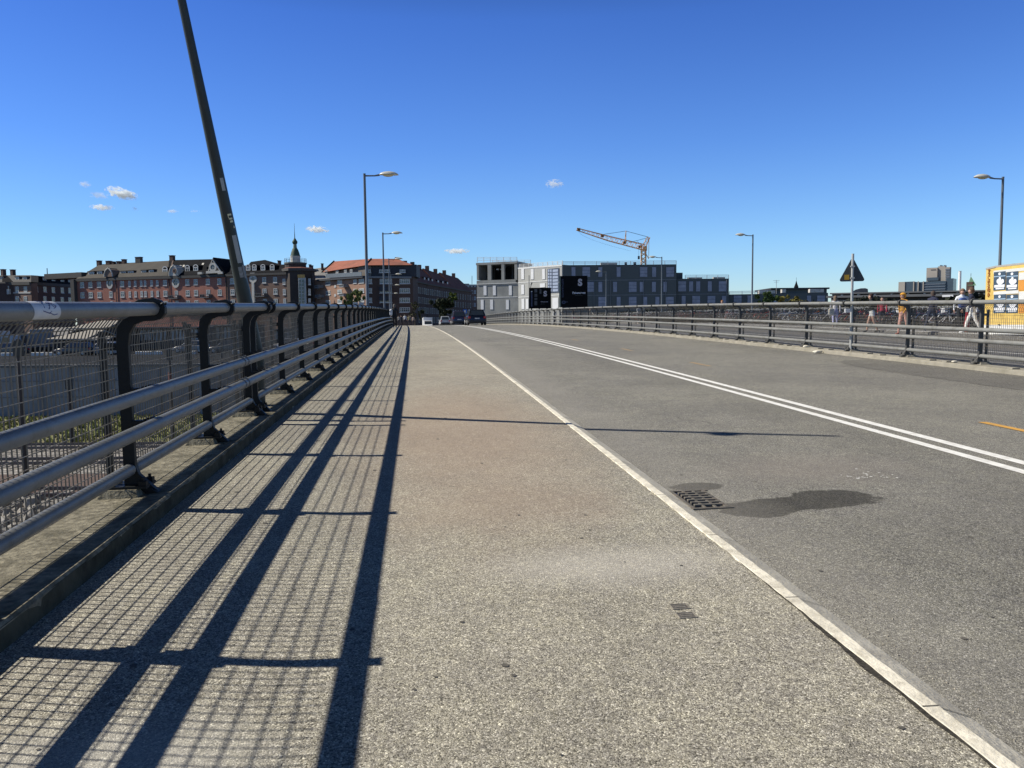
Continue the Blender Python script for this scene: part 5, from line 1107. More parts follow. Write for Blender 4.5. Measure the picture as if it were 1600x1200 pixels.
mb = MB(); mb.sweep([F_.pt(829, 449.5, .1), F_.pt(830.5, 442, .1), F_.pt(830.7, 441, .1)], .05, 5); mb.sweep([F_.pt(829.5, 445.5, .1), F_.pt(831.5, 441.5, .1)], .09, 5); mb.build('spotlight', M_darksteel, t)

# ------------------------------------------------------------------ tower crane
M_cr = mat('crane_orange', (.85,.40,.07), .6, var=.2, scale=.6); M_crp = mat('crane_pale', (.85,.50,.22), .6, var=.15)
cd = 215; base = at(1005.3, 500, cd); base.z = -2
cr = thing('tower_crane', 'orange luffing tower crane with its jib raised to the left behind the grey building', 'crane', base)
def lattice(mb, p, q, w0, w1, n, r, up=Vector((0,0,1)), chord=.09):
    ax = (q-p).normalized(); sd = ax.cross(up).normalized(); u2 = sd.cross(ax)
    def c(i, k): w = (w0+(w1-w0)*i/n)/2; P_ = p+(q-p)*i/n; return P_+sd*w*(1 if k in (0, 1) else -1)+u2*w*(1 if k in (0, 3) else -1)
    for k in range(4): mb.sweep([c(0, k), c(n, k)], chord, 4)
    for i in range(n):
        for k in range(4):
            mb.sweep([c(i, k), c(i+1, (k+1) % 4)] if i % 2 else [c(i, (k+1) % 4), c(i+1, k)], r, 3)
mz = at(1005.5, 388, cd); mb = MB(); lattice(mb, Vector((mz.x, mz.y, -2)), mz, 1.2, 1.2, 22, .13, W2(0,1), .14); mb.build('mast', M_crp, cr)
def ap(x, y): return at(x, y, cd)
mb = MB(); lattice(mb, ap(1006, 386.5), ap(952, 373), 1.5, 1.25, 14, .055); lattice(mb, ap(952, 373), ap(901, 358), 1.25, .6, 14, .05); mb.build('jib', M_cr, cr)
for (x, y) in ((1000, 385.5), (976, 379), (941, 368.5), (904, 358.5)): 
    mb = MB(); mb.box((0,0,0), (.8,.8,.7), 0, Matrix.Translation(ap(x, y))); mb.build('jib_joint', mat('crane_rust', (.22,.12,.05), .7), cr)
mb = MB(); lattice(mb, ap(1006, 386), ap(1013.5, 370.5), 1.0, .7, 6, .05, W2(0,1)); mb.build('a_frame', M_crp, cr)
mb = MB(); mb.sweep([ap(1014, 370.5), ap(1013.6, 405)], .07, 4); mb.sweep([ap(1009.5, 397), ap(1013.5, 404)], .12, 4); mb.sweep([ap(1009, 388), ap(1014, 371)], .08, 4); mb.build('back_stay', M_crp, cr)
mb = MB(); mb.sweep([ap(977.5, 379), ap(978, 360.5)], .13, 5); mb.sweep([ap(975.5, 378), ap(978, 361)], .06, 4); mb.build('king_post', M_crp, cr)
mb = MB(); mb.sweep([ap(941, 366.5), ap(978, 361)], .07, 4); mb.sweep([ap(978, 361), ap(1013.5, 370.5)], .07, 4); mb.sweep([ap(983, 379), ap(1012, 371.5)], .07, 4); mb.sweep([ap(995,377), ap(1006,385)], .04, 4); mb.build('tie_rods', M_darksteel, cr)
pts = [ap(902+ (985-902)*k/12, 360+ (392-360)*(k/12)**.62) for k in range(13)]; mb = MB(); mb.sweep(pts, .02, 3); mb.build('slack_cable', M_darksteel, cr)
mb = MB(); mb.sweep([ap(998, 386), ap(998, 402)], .03, 3); mb.build('hoist_rope', M_darksteel, cr); mb = MB(); mb.box((0,0,0), (.45,.45,.9), 0, Matrix.Translation(ap(998, 402.5))); mb.build('hook_block', M_black, cr)
mb = MB(); mb.box((0,0,0), (.9,.9,1.2), 0, Matrix.Translation(ap(1007.8, 388.5))); mb.build('cab', M_crp, cr)

# ------------------------------------------------------------------ far right skyline
M_beige = mat('beige_concrete', (.34,.31,.27), .9, var=.08, scale=.1); M_bglass = mat('dark_blue_facade', (.06,.085,.11), .3, var=.2, scale=.06); M_wgrey = mat('grey_windows', (.13,.15,.18), .4, var=.2)
h1 = Fac(1404, 403, 1490, 387, -4); hh = thing('hotel', 'distant beige tower block on a low dark blue glazed wing above the station roof', 'building', h1.W(0,0,-4))
mb = MB(); h1.pbox(mb, 1404, 1414, 440.5, 500, -6, 0); mb.build('end_wall', M_beige, hh)
for x0, x1, y0 in ((1414,1428,440),(1428.5,1435,440.5),(1435.5,1443,440.5),(1443.5,1478,439.5),(1478.5,1489.5,435)): mb = MB(); h1.pbox(mb, x0, x1, y0, 500, -9, -.4 if x0 not in (1428.5, 1443.5) else .0); mb.build('wing', M_bglass, hh)
for x0 in (1428, 1435, 1443): mb = MB(); h1.pbox(mb, x0-.8, x0+.8, 439.5, 456, .05, .5); mb.build('rib', M_beige, hh)
for y in (443.5, 447.5, 451.5): mb = MB(); h1.pbox(mb, 1444, 1477, y, y+1.1, .05, .3); mb.build('parapet', M_wgrey, hh)
for x0, x1, y0, y1, n0, n1, m in ((1446.5,1463.5,418,440,-5,-2,M_beige),(1463.8,1475,415.5,440,-7,-3,M_beige),(1475.1,1483,417,440,-6,-2.5,M_beige)): mb = MB(); h1.pbox(mb, x0, x1, y0, y1, n0, n1); mb.build('tower', m, hh)
for k in range(5): mb = MB(); h1.pbox(mb, 1476, 1482.6, 419.5+k*3.8, 422+k*3.8, -2.49, -2.2); mb.build('window_band', M_wgrey, hh)
mb = MB(); h1.pbox(mb, 1448, 1466, 433.5, 438.5, -1.9, -.5); mb.build('podium', M_bglass, hh); mb = MB(); h1.pbox(mb, 1453, 1461, 420.8, 421.5, -1.99, -1.8); mb.build('slit', M_slat, hh)
for x in (1466, 1472): mb = MB(); h1.pbox(mb, x, x+3, 413.5, 416, -7, -4); mb.build('rooftop_unit', M_wgrey, hh)
def pp(px, py, d): return at(px, py, d)
wc = thing('white_chimney', 'tall white chimney right of the distant tower block', 'chimney', Vector((at(1500,470,360).x, at(1500,470,360).y, -4)))
p = at(1500, 423.5, 360); mb = MB(); mb.sweep([Vector((p.x,p.y,-4)), Vector((p.x,p.y,p.z-.1))], [.85,.62], 14); mb.build('stack', mat('white_paint', (.7,.7,.68), .7), wc, smooth=True); mb = MB(); mb.sweep([Vector((p.x,p.y,p.z-.1)), p], .7, 14); mb.build('rim', M_stone, wc)
gs = thing('green_roof_tower', 'dark tower with a pointed green roof behind the people at the right', 'tower', Vector((at(1517,470,300).x, at(1517,470,300).y, -4)))
F_ = Fac(1508, 303, 1527, 300, -4); mb = MB(); F_.pbox(mb, 1510, 1520, 440.5, 500, -2.5, 0); mb.build('wall', B_dark, gs)
a_, b_, c_, d_ = F_.pt(1512, 446, .1), F_.pt(1525.5, 446, .1), F_.pt(1525.5, 446, -4), F_.pt(1512, 446, -4); ap_ = F_.pt(1517, 431.5, -2); mb = MB(); mb.add([a_, b_, c_, d_, ap_], [(0,1,4),(1,2,4),(2,3,4),(3,0,4),(3,2,1,0)]); mb.build('roof', mat('copper_green', (.07,.16,.09), .7), gs); mb = MB(); mb.sweep([ap_, ap_+Vector((0,0,1.1))], .08, 4); mb.build('finial', M_darksteel, gs)
ch = thing('church_spire', 'slim dark church spire above the low flat roof', 'spire', Vector((at(1244,470,420).x, at(1244,470,420).y, -4)))
p = at(1244.3, 438, 420); mb = MB(); mb.lathe([(1.0,-4),(1.0,at(1244,450,420).z),(1.3,at(1244,449,420).z),(.5,at(1244,443,420).z),(.02,p.z)], 8, 0, Matrix.Translation((p.x,p.y,0))); mb.build('spire', T_slate, ch); mb = MB(); mb.sweep([p-Vector((0,0,.3)), p+Vector((0,0,1.6))], .07, 4); mb.build('weather_vane', M_darksteel, ch)
an = thing('roof_antenna', 'thin antenna mast with cross bars above the low roof right of the second right lamp', 'antenna', Vector((at(1213,458,166).x, at(1213,458,166).y, at(1213,460,166).z)))
mb = MB(); mb.sweep([at(1213,459,166), at(1213,437.5,166)], .05, 4); mb.build('mast', M_steel, an)
for y, w in ((438.5, 5), (441, 3.5)): mb = MB(); mb.sweep([at(1213-w,y,166), at(1213+w,y-.3,166)], .035, 4); mb.build('cross_bar', M_steel, an)
# station roof: long low dark building with skylights
M_rf = mat('station_roof_grey', (.085,.09,.095), .6, var=.15, scale=.2); M_rd = mat('station_dark', (.03,.032,.036), .7)
s1 = Fac(1290, 128, 1545, 112, -1); st = thing('station_hall', 'long low dark station hall with a grey roof and small skylights behind the bicycles', 'building', s1.W(0,0,-1))
def sband(nm, ys0, ys1, n0, n1, m, x0=1293, x1=1545):
    ua, za0 = s1.uz(x0, ys0[0]); ub, zb0 = s1.uz(x1, ys0[1]); _, za1 = s1.uz(x0, ys1[0]); _, zb1 = s1.uz(x1, ys1[1])
    mb = MB(); mb.hexa([s1.W(ua,n1,za1), s1.W(ub,n1,zb1), s1.W(ub,n0,zb1), s1.W(ua,n0,za1), s1.W(ua,n1,za0), s1.W(ub,n1,zb0), s1.W(ub,n0,zb0), s1.W(ua,n0,za0)]); return mb.build(nm, m, st)
sband('wall', (464,464), (500,500), -14, -1.6, M_rd); sband('roof', (462.5,457.5), (465.5,462), -16, .6, M_rf); sband('clerestory', (459.5,454.5), (462.6,457.6), -15, -2, M_rd); sband('upper_roof', (457.5,452.5), (459.6,454.6), -16, -1, M_rf)
sband('eaves_light_strip', (468.5,469), (469.5,470.5), -1.55, -1.4, mat('pale_strip', (.4,.4,.4), .7))
for k in range(9):
    px = 1310+k*26; py = 461.2-(k)*.5; mb = MB(); s1.pbox(mb, px-1.6, px+1.6, py-1.2, py+1.4, -1.99, -1.5); mb.build('skylight', M_edge, st)
mb = MB(); s1.pbox(mb, 1475, 1492, 461, 464, .62, 1.0); mb.build('white_canopy', M_wrap, st)
# humped drum roof
hm = thing('domed_roof', 'brownish grey humped roof rising behind the station hall right of the road sign', 'building', Vector((at(1343,470,170).x, at(1343,470,170).y, -1)))
F_ = Fac(1326, 170, 1358, 170, -1); prof = [(1328,461),(1331,456),(1337,452.5),(1345,450.5),(1352,450.2),(1356,451.5),(1357,461)]
vs = [F_.pt(x, y, 0) for x, y in prof]+[F_.pt(x, y, -10) for x, y in prof]; n_ = len(prof); mb = MB(); mb.add(vs, [tuple(range(n_)), tuple(range(n_,2*n_))[::-1]]+[(k, k+1, k+1+n_, k+n_) for k in range(n_-1)]); mb.build('roof', mat('shingle_brown', (.22,.19,.165), .9, var=.2, scale=.8), hm); mb = MB(); F_.pbox(mb, 1328, 1357, 460.5, 500, -10, 0); mb.build('wall', M_rd, hm)
fw = Fac(1100, 175, 1300, 175, -2); fx = thing('low_flat_building', 'low flat roofed building with a dark overhanging roof edge behind the small trees', 'building', fw.W(0,0,-2))
wallblock(fw, fx, 1205, 1292, (452, 451), 10, M_dk); mb = MB(); fw.pbox(mb, 1203, 1294, 449.8, 452.2, -11, .8); mb.build('roof', M_rd, fx)
# ------------------------------------------------------------------ trees and hedge
def leaf_mat(name, c): 
    m, nt, b = nodes(name); L = nt.links; g = N(nt, 'ShaderNodeNewGeometry'); r = ramp(nt, [(0, [x*.55 for x in c]), (.6, c), (1, [x*1.5 for x in c])]); L.new(g.outputs['Random Per Island'], r.inputs[0]); L.new(r.outputs[0], b.inputs['Base Color']); b.inputs['Roughness'].default_value = .7; b.inputs['Specular IOR Level'].default_value = .2; return m
M_bark = mat('bark', (.09,.07,.05), .95, var=.3, scale=6)
def tree(lab, px, py, rpx, rypx, d_, gz, c, seed, n=1500, name='tree', leaf=.3, grp='small trees in the background'):
    rn = random.Random(seed); cen = at(px, py, d_); base = Vector((cen.x, cen.y, gz)); rx = rpx*d_/F; rz = rypx*d_/F
    t = thing(name, lab, 'tree', base, 0, grp); H_ = cen.z-gz
    mb = MB(); mb.sweep([base, base+Vector((.05,0,H_*.5)), cen+Vector((0,0,rz*.3))], [.16+.01*H_, .12, .03], 8)
    for k in range(7): a = rn.uniform(0, 2*pi); z0 = H_*rn.uniform(.45,.95); mb.sweep([base+Vector((0,0,z0)), base+Vector((cos(a)*rx*.35, sin(a)*rx*.35, z0+rz*.3)), base+Vector((cos(a)*rx*.8, sin(a)*rx*.8, z0+rz*.55))], [.07,.045,.015], 5)
    mb.build('trunk', M_bark, t)
    cl = [(Vector((rn.gauss(0,.62)*rx, rn.gauss(0,.62)*rx, rn.uniform(-.95,.95)*rz)), rn.uniform(.16,.38)) for _ in range(20)]
    mb = MB()
    for k in range(n):
        c0, r_ = rn.choice(cl); v = Vector((rn.gauss(0,1), rn.gauss(0,1), rn.gauss(0,1))).normalized()*rn.uniform(.4,1)**.5; p = cen+c0+Vector((v.x*rx*r_, v.y*rx*r_, v.z*rz*r_))
        q = Euler((rn.uniform(0,6), rn.uniform(0,6), rn.uniform(0,6))).to_matrix(); s_ = leaf*rn.uniform(.5,1.1)
        mb.add([p+q@Vector(w)*s_ for w in ((-.5,-.3,0),(.5,-.25,.1),(.45,.3,0),(-.4,.35,-.1))], [(0,1,2,3)])
    mb.build('crown', leaf_mat('leaves', c), t); return t
tree('light green tree left of the pair before the orange corner building', 546, 471, 7, 9, 150, -1.6, (.14,.165,.05), 1, leaf=.42)
tree('light green tree right of the pair, beside the nearest upright lamp pole', 561, 466, 8.5, 11, 152, -1.6, (.15,.18,.055), 2, leaf=.42)
tree('large dark tree on the street left of the black car', 696, 482, 16, 14, 185, -2, (.022,.030,.014), 3, 2600, leaf=.55)
tree('small yellow green tree top above the dark tree', 706, 465, 6, 7, 215, -2, (.12,.15,.03), 4, 700, leaf=.5)
tree('thin olive tree before the dark brick terraces right of the walking person', 648, 486, 6, 14, 170, -2, (.06,.06,.03), 5, 450, leaf=.4)
tree('dark green small tree above the right railing near the second right lamp', 1198, 470, 12, 12, 120, -.5, (.05,.085,.025), 6, leaf=.36)
tree('yellow green small tree with orange tips right of the dark green tree', 1237, 474, 16, 11, 122, -.5, (.16,.14,.035), 7, leaf=.36)
for k, px in enumerate((555.5, 564.5)):
    p = at(px, 477, 140); mb = MB(); mb.box((0,0,0), (.85,.6,1.1), 0, Matrix.Translation(p)); mb.box((0,0,-2.0), (.2,.2,3.0), 0, Matrix.Translation(p))
    tag(mb.build('utility_cabinet', M_vwhite, bevel=.04), ['left one of two small white cabinets under the light green trees','right one of two small white cabinets under the light green trees'][k], 'cabinet', 'white cabinets under the trees')
def hedge(name, lab, X0, X1, s0, s1, h0, h1, c, n, seed, leaf=.2):
    rn = random.Random(seed); mb = MB()
    for k in range(n):
        s = rn.uniform(s0, s1); X = rn.uniform(X0, X1); hh = (h0+(h1-h0)*(.5+.5*sin(s*.37+2*sin(s*.11))))*rn.uniform(.1,1)
        p = P(X, s, hh); q = Euler((rn.uniform(0,6), rn.uniform(0,6), rn.uniform(0,6))).to_matrix(); s_ = leaf*rn.uniform(.6,1.3)
        mb.add([p+q@Vector(w)*s_ for w in ((-.5,-.3,0),(.5,-.25,.1),(.45,.3,0),(-.4,.35,-.1))], [(0,1,2,3)])
    return tag(mb.build(name, leaf_mat('hedge_leaves', c)), lab, 'hedge', kind='stuff')
hedge('hedge', 'long dark clipped hedge behind the rows of parked bicycles', 34.2, 36, 14, 150, 1.5, 2.0, (.016,.02,.012), 26000, 9, .34)
# ------------------------------------------------------------------ bicycles
FC = {'black': (.02,.02,.022), 'grey': (.2,.2,.21), 'red': (.35,.03,.03), 'white': (.6,.6,.6), 'blue': (.04,.09,.2), 'orange': (.5,.15,.04)}
M_saddle = mat('saddle', (.03,.025,.02), .6); M_tubm = mat('bike_tyre', (.025,.025,.025), .8)
def wheel_mb(y):
    mb = MB(); n = 20; mb.sweep([(0, y+.345*cos(2*pi*k/n), .345+.345*sin(2*pi*k/n)) for k in range(n+1)], .017, 5, 0, False)
    mb.sweep([(-.05,y,.345),(.05,y,.345)], .02, 5)
    for k in range(8): a = 2*pi*k/8; mb.sweep([(0,y,.345),(0,y+.33*cos(a),.345+.33*sin(a))], .003, 3, 0, False)
    return mb
def bike_parts():
    f = MB(); r = .017
    for a, b_ in (((0,-.12,.30),(0,-.22,.80)),((0,-.12,.30),(0,.38,.72)),((0,-.20,.72),(0,.36,.86)),((0,-.55,.345),(0,-.12,.30)),((0,-.55,.345),(0,-.21,.76)),((0,.34,.95),(0,.42,.62)),((0,.42,.62),(0,.56,.345))): f.sweep([a, b_], r, 6)
    f.sweep([(.03,-.55,.72),(.03,-.22,.74)], .01, 4); f.sweep([(0,-.85+.345*.0,.52),(0,-.72,.70),(0,-.55,.735),(0,-.30,.66)], .022, 4); f.sweep([(0,.42,.70),(0,.60,.725),(0,.78,.64)], .02, 4)
    s_ = MB(); s_.sweep([(0,-.22,.78),(0,-.23,.93)], .013, 5); s_.hexa([Vector(v) for v in ((-.09,-.38,.93),(.09,-.38,.93),(.03,-.06,.94),(-.03,-.06,.94),(-.085,-.37,.985),(.085,-.37,.985),(.02,-.07,.975),(-.02,-.07,.975))])
    h = MB(); h.sweep([(0,.345,.93),(0,.33,1.06)], .013, 5); h.sweep([(-.29,.16,1.08),(-.25,.28,1.10),(0,.34,1.07),(.25,.28,1.10),(.29,.16,1.08)], .013, 5)
    c = MB(); c.sweep([(-.09,-.12,.30),(.09,-.12,.30)], .012, 4); c.sweep([(.09,-.12,.30),(.09,.02,.20)], .01, 4); c.sweep([(-.09,-.12,.30),(-.09,-.26,.40)], .01, 4)
    b2 = MB(); b2.box((0,.60,.90), (.34,.26,.22))
    return f, s_, h, c, b2
bp = {}
def make_bike(col, lab, basket=False):
    t = thing('bicycle', lab, 'bicycle', (0,0,0), 0, 'bicycles parked in long rows on the plaza'); pm_ = mat('bike_paint_'+col, FC[col], .35)
    f, s_, h, c, b2 = bike_parts()
    f.build('frame', pm_, t, world=False); s_.build('saddle', M_saddle, t, world=False); h.build('handlebar', M_steel, t, world=False); c.build('crank', M_steel, t, world=False)
    wheel_mb(-.55).build('wheel', M_tubm, t, world=False); wheel_mb(.56).build('wheel', M_tubm, t, world=False)
    if basket: b2.build('basket', M_wrap if col != 'grey' else M_saddle, t, world=False)
    return t
def make_bike_simple(col, lab):
    mb = MB(); f, s_, h, c, b2 = bike_parts(); m_ = 0
    for q, k in ((f,0),(s_,1),(h,2),(c,2),(wheel_mb(-.55),3),(wheel_mb(.56),3)): o = len(mb.v); mb.v += q.v; mb.f += [[i+o for i in ff] for ff in q.f]; mb.m += [k]*len(q.f)
    o = mb.build('bicycle', [mat('bike_paint_'+col, FC[col], .35), M_saddle, M_steel, M_tubm]); return tag(o, lab, 'bicycle', 'bicycles parked in long rows on the plaza')
rn = random.Random(21); protos = {}
bulk = MB(); bf = [bike_parts(), wheel_mb(-.55), wheel_mb(.56)]
for row, (X, s0, s1) in enumerate(((25.6, 25, 112), (27.4, 26, 112), (29.3, 27, 112), (31.2, 30, 112))):
    s = s0
    while s < s1:
        col = rn.choices(list(FC), (10,5,2,3,2,1))[0]; bk = rn.random() < .25; near = s < 44
        M = Matrix.Translation(P(X+rn.uniform(-.3,.3), s, .155)) @ Matrix.Rotation(-pi/2+rn.uniform(-.35,.35)+(pi if rn.random() < .3 else 0)-.25, 4, 'Z') @ Matrix.Rotation(rn.uniform(-.12,.12), 4, 'Y')
        if s < 64:
            key = (col, bk, near)
            lab = '%s bicycle%s parked in the long rows on the plaza' % (col, ' with front basket' if (bk and near) else '')
            if not near: lab = 'far %s bicycle parked towards the distant end of the rows' % col
            if key not in protos: protos[key] = make_bike(col, lab, bk) if near else make_bike_simple(col, lab); protos[key].matrix_basis = M
            else: copy_tree(protos[key], M, lab)
        else:
            f, s_, h, c, b2 = bf[0]
            for q, k in ((f, {'black':0,'grey':1,'red':2,'white':3,'blue':0,'orange':2}[col]),(s_,4),(h,5),(bf[1],4),(bf[2],4)):
                o = len(bulk.v); bulk.v += [M @ p for p in q.v]; bulk.f += [[i+o for i in ff] for ff in q.f]; bulk.m += [k]*len(q.f)
        s += rn.uniform(.42, .72) if row < 2 else rn.uniform(.5, .8)
tag(bulk.build('distant_bicycles', [mat('bike_paint_'+c_, FC[c_], .35) for c_ in ('black','grey','red','white')]+[M_saddle, M_steel]), 'dense mass of parked bicycles at the far end of the plaza rows', 'bicycles', kind='stuff')
# ------------------------------------------------------------------ people
M_skin = mat('skin', (.42,.25,.18), .6, var=.05)
def person(lab, M, top, legs, shoes=(.5,.5,.5), hair=(.03,.02,.015), h=1.74, stride=.28, arm=.2, turn=0, short=False, sleeve=True, hands=True, hood=None, ride=False, longhair=False, grp='people on the bridge and plaza'):
    """one continuous body grown over a posed skeleton; facing local +y"""
    t = thing('person', lab, 'person', M, 0, grp); k = h/1.74
    V = []; E = []; R = []; Z = []
    def v(x, y, z, r, zone): V.append((x*k, y*k, z*k)); R.append(r*k); Z.append(zone); return len(V)-1
    def chain(p, lst):
        for (x, y, z, r, zn) in lst: i = v(x, y, z, r, zn); E.append((p, i)); p = i
        return p
    lean = .06 if not ride else .30
    pel = v(0, 0, .93 if not ride else .98, .135, 'l')
    ch = chain(pel, [(0, .01+lean*.3, 1.08, .125, 't'), (0, lean*.6, 1.25, .15, 't'), (0, lean, 1.40, .13, 't')])
    nk = chain(ch, [(0, lean+.01, 1.49, .055, 's'), (0, lean+.025, 1.56, .075, 's'), (0, lean+.03, 1.635, .098, 's'), (0, lean+.02, 1.70, .07, 's')])
    chain(nk-1, [(0, lean+.125, 1.615, .016, 's')])                                   # nose
    for s in (-1, 1): chain(nk-1, [(s*.098, lean+.02, 1.62, .018, 's')])              # ears
    for s in (-1, 1):
        st = s*stride; z0 = .93
        if ride: pts = [(s*.11, .04, .92, .10, 'l'), (s*.12, .32+.08*s, .66-.12*s, .07, 'l'), (s*.12, .12+.1*s, .30-.14*s, .05, 'l'), (s*.12, .10+.1*s, .22-.14*s, .04, 'f'), (s*.12, .26+.1*s, .20-.14*s, .035, 'f')]
        else:
            kn = .10+max(0, st)*.5
            pts = [(s*.10, 0, .88, .098, 'l'), (s*.10, st*.45+.03, .50, .066, 'l' if not short else 's'), (s*.10, st*.9-.02, .14, .046, 'l' if not short else 's'), (s*.10, st-.03, .065, .043, 'f'), (s*.105, st+.14, .035, .036, 'f')]
        chain(pel, pts)
        sh = chain(ch, [(s*.19, lean-.005, 1.40, .062, 't')])
        if ride: e, w = (s*.24, lean+.14, 1.18), (s*.24, lean+.36, 1.08)
        else: e, w = (s*.245, lean-.02-s*arm*.4, 1.14), (s*.25, lean+.08-s*arm, .92)
        wr = chain(sh, [(*e, .044, 't' if sleeve else 's'), (*w, .030, 't' if sleeve == 2 or sleeve is True and True else 's')])
        pm = chain(wr, [(w[0], w[1]+.015, w[2]-.055, .030, 's')])
        if hands:
            for j, (dy, l) in enumerate(((-.028,.058),(-.009,.068),(.010,.064),(.027,.05))): chain(pm, [(w[0]-s*.004, w[1]+.015+dy, w[2]-.055-l*.7, .0095, 's'), (w[0]-s*.014, w[1]+.02+dy, w[2]-.055-l*1.35, .008, 's')])
            chain(wr+1-1, [(w[0]-s*.02, w[1]+.05, w[2]-.06, .011, 's'), (w[0]-s*.025, w[1]+.065, w[2]-.09, .009, 's')])
    me = bpy.data.meshes.new('body'); me.from_pydata(V, E, []); o = bpy.data.objects.new('body', me); C.objects.link(o)
    sk = o.modifiers.new('skin', 'SKIN'); sk.use_smooth_shade = True
    for i, d_ in enumerate(me.skin_vertices[0].data if me.skin_vertices else []): d_.radius = (R[i], R[i]); d_.use_root = (i == 0)
    if not me.skin_vertices:
        pass
    ss = o.modifiers.new('s', 'SUBSURF'); ss.levels = 1; ss.render_levels = 1
    bpy.context.view_layer.update(); m2 = bpy.data.meshes.new_from_object(o.evaluated_get(bpy.context.evaluated_depsgraph_get())); bpy.data.objects.remove(o)
    m2.name = 'body'; ms = {'s': M_skin, 't': mat('cloth_%d_%d_%d' % tuple(int(c*999) for c in top), top, .9, var=.15, scale=8, bump=.2, bscale=25), 'l': mat('cloth_%d_%d_%d' % tuple(int(c*999) for c in legs), legs, .9, var=.15, scale=8, bump=.2, bscale=25), 'f': mat('shoe_%d' % int(shoes[0]*99), shoes, .6)}
    m2.materials.clear(); keys = ['s', 't', 'l', 'f']
    for q in keys: m2.materials.append(ms[q])
    Vv = [Vector(p) for p in V]
    segs = [(a, b_) for a, b_ in E]
    for p in m2.polygons:
        c = p.center; best = None
        for a, b_ in segs:
            ab = Vv[b_]-Vv[a]; f = max(0, min(1, (c-Vv[a]).dot(ab)/ab.length_squared)); dd = (c-(Vv[a]+ab*f)).length-(R[a]*(1-f)+R[b_]*f)
            if best is None or dd < best[0]: best = (dd, Z[b_] if f > .35 else Z[a])
        p.material_index = keys.index(best[1]); p.use_smooth = True
    b_ = bpy.data.objects.new('body', m2); C.objects.link(b_); b_.parent = t
    # hair or hood: shell over the skull
    mb = MB(); hc = (0, (lean+.012)*k, 1.645*k); n = 12; vs = []
    for i in range(7):
        ph = radians(90-i*(22 if not hood else 26))
        for j in range(n):
            a = 2*pi*j/n; front = sin(a) > .3 and i > 2
            rr = (.112 if not hood else .135)*k*(.92 if front else 1); zz = sin(ph)*.125*k
            if front: zz = max(zz, .055*k-(.02*k if hood else 0))
            if longhair and i >= 5 and not front: zz -= .10*k
            vs.append((hc[0]+cos(ph if i < 6 else 0)*rr*cos(a)*.95, hc[1]+cos(ph if i < 6 else 0)*rr*sin(a)*1.05, hc[2]+zz))
    mb.add(vs, [(i*n+j, i*n+(j+1) % n, (i+1)*n+(j+1) % n, (i+1)*n+j) for i in range(6) for j in range(n)]); hr = hood or hair
    mb.build('hair' if not hood else 'hood', mat('hair_%d_%d' % (int(hr[0]*99), int(hr[1]*99)), hr, .8), t, world=False, smooth=True)
    # eyes
    mb = MB()
    for s in (-1, 1): mb.lathe([(.001,.006),(.009,.004),(.011,0)], 8, 0, Matrix.Translation((s*.033*k, (lean+.118)*k, 1.632*k)) @ Matrix.Rotation(-pi/2, 4, 'X'))
    mb.build('eyes', M_black, t, world=False)
    return t
def stand(X, s, h=.03, rz=0): return Matrix.Translation(P(X, s, h)) @ Matrix.Rotation(rz, 4, 'Z')
person('woman in a white top and pale lavender trousers walking with a cream tote bag', stand(23.0, 40.0, .15, -.5), (.62,.60,.62), (.42,.42,.62), (.5,.4,.35), (.16,.11,.07), 1.72, .26, longhair=True)
person('man in a black jacket and white shorts walking towards the left, behind the road sign', stand(21.75, 34.6, .03, 1.2), (.015,.018,.02), (.70,.69,.66), (.05,.05,.05), (.04,.02,.015), 1.83, .22, short=True)
person('person in a red top and dark trousers standing further back among the bicycles', stand(23.9, 37.1, .15, 2.4), (.35,.03,.06), (.02,.02,.03), (.3,.3,.3), (.05,.03,.02), 1.6, .12)
person('person in an orange hooded top and orange striped trousers at the right railing post', stand(21.0, 31.1, .03, 1.9), (.55,.27,.04), (.55,.30,.24), (.35,.12,.08), hood=(.62,.30,.03), h=1.8, stride=.2)
person('person in a dark navy outfit with white shoes taking a long stride', stand(23.1, 32.2, .15, -1.2), (.018,.022,.05), (.02,.025,.05), (.75,.75,.75), (.06,.04,.03), 1.78, .36)
person('person in a white shirt carrying a blue backpack, seen from behind', stand(23.0, 30.2, .15, 2.9), (.70,.72,.75), (.015,.015,.018), (.2,.2,.2), (.20,.13,.09), 1.82, .14)
person('man in a navy top and white trousers beside the yellow poster kiosk', stand(22.6, 29.0, .15, .9), (.015,.02,.05), (.72,.70,.66), (.7,.7,.7), (.10,.06,.04), 1.84, .3)
person('person with ginger hair and a dark jacket above the right railing, right of the crane', stand(23.9, 57.6, .15, 2.9), (.02,.02,.022), (.03,.03,.035), (.1,.1,.1), (.35,.15,.04), 1.78, .15)
# things they carry
def lump(name, lab, cat, c, size, m, parent=None, seed=1):
    b = bmesh.new(); bmesh.ops.create_icosphere(b, subdivisions=3, radius=1); rn = random.Random(seed); mb = MB()
    mb.add([Vector((math.copysign(abs(v.co.x)**.6, v.co.x)*size[0]/2, math.copysign(abs(v.co.y)**.6, v.co.y)*size[1]/2, math.copysign(abs(v.co.z)**.7, v.co.z)*size[2]/2))*rn.uniform(.97,1.03)+Vector(c) for v in b.verts], [[v.index for v in f.verts] for f in b.faces]); b.free()
    return tag(mb.build(name, m, smooth=True), lab, cat)
lump('backpack', 'blue backpack worn by the person in the white shirt', 'backpack', P(22.93, 30.03, 1.38), (.34,.22,.46), mat('backpack_blue', (.04,.08,.25), .8))
lump('tote_bag', 'cream tote bag hanging at the side of the woman in lavender trousers', 'bag', P(22.72, 39.9, 1.0), (.34,.12,.42), mat('cream_canvas', (.6,.55,.45), .9))
lump('waste_sack', 'white full sack standing on the plaza near the yellow kiosk', 'sack', P(23.0, 28.4, .42), (.5,.5,.55), M_wrap)
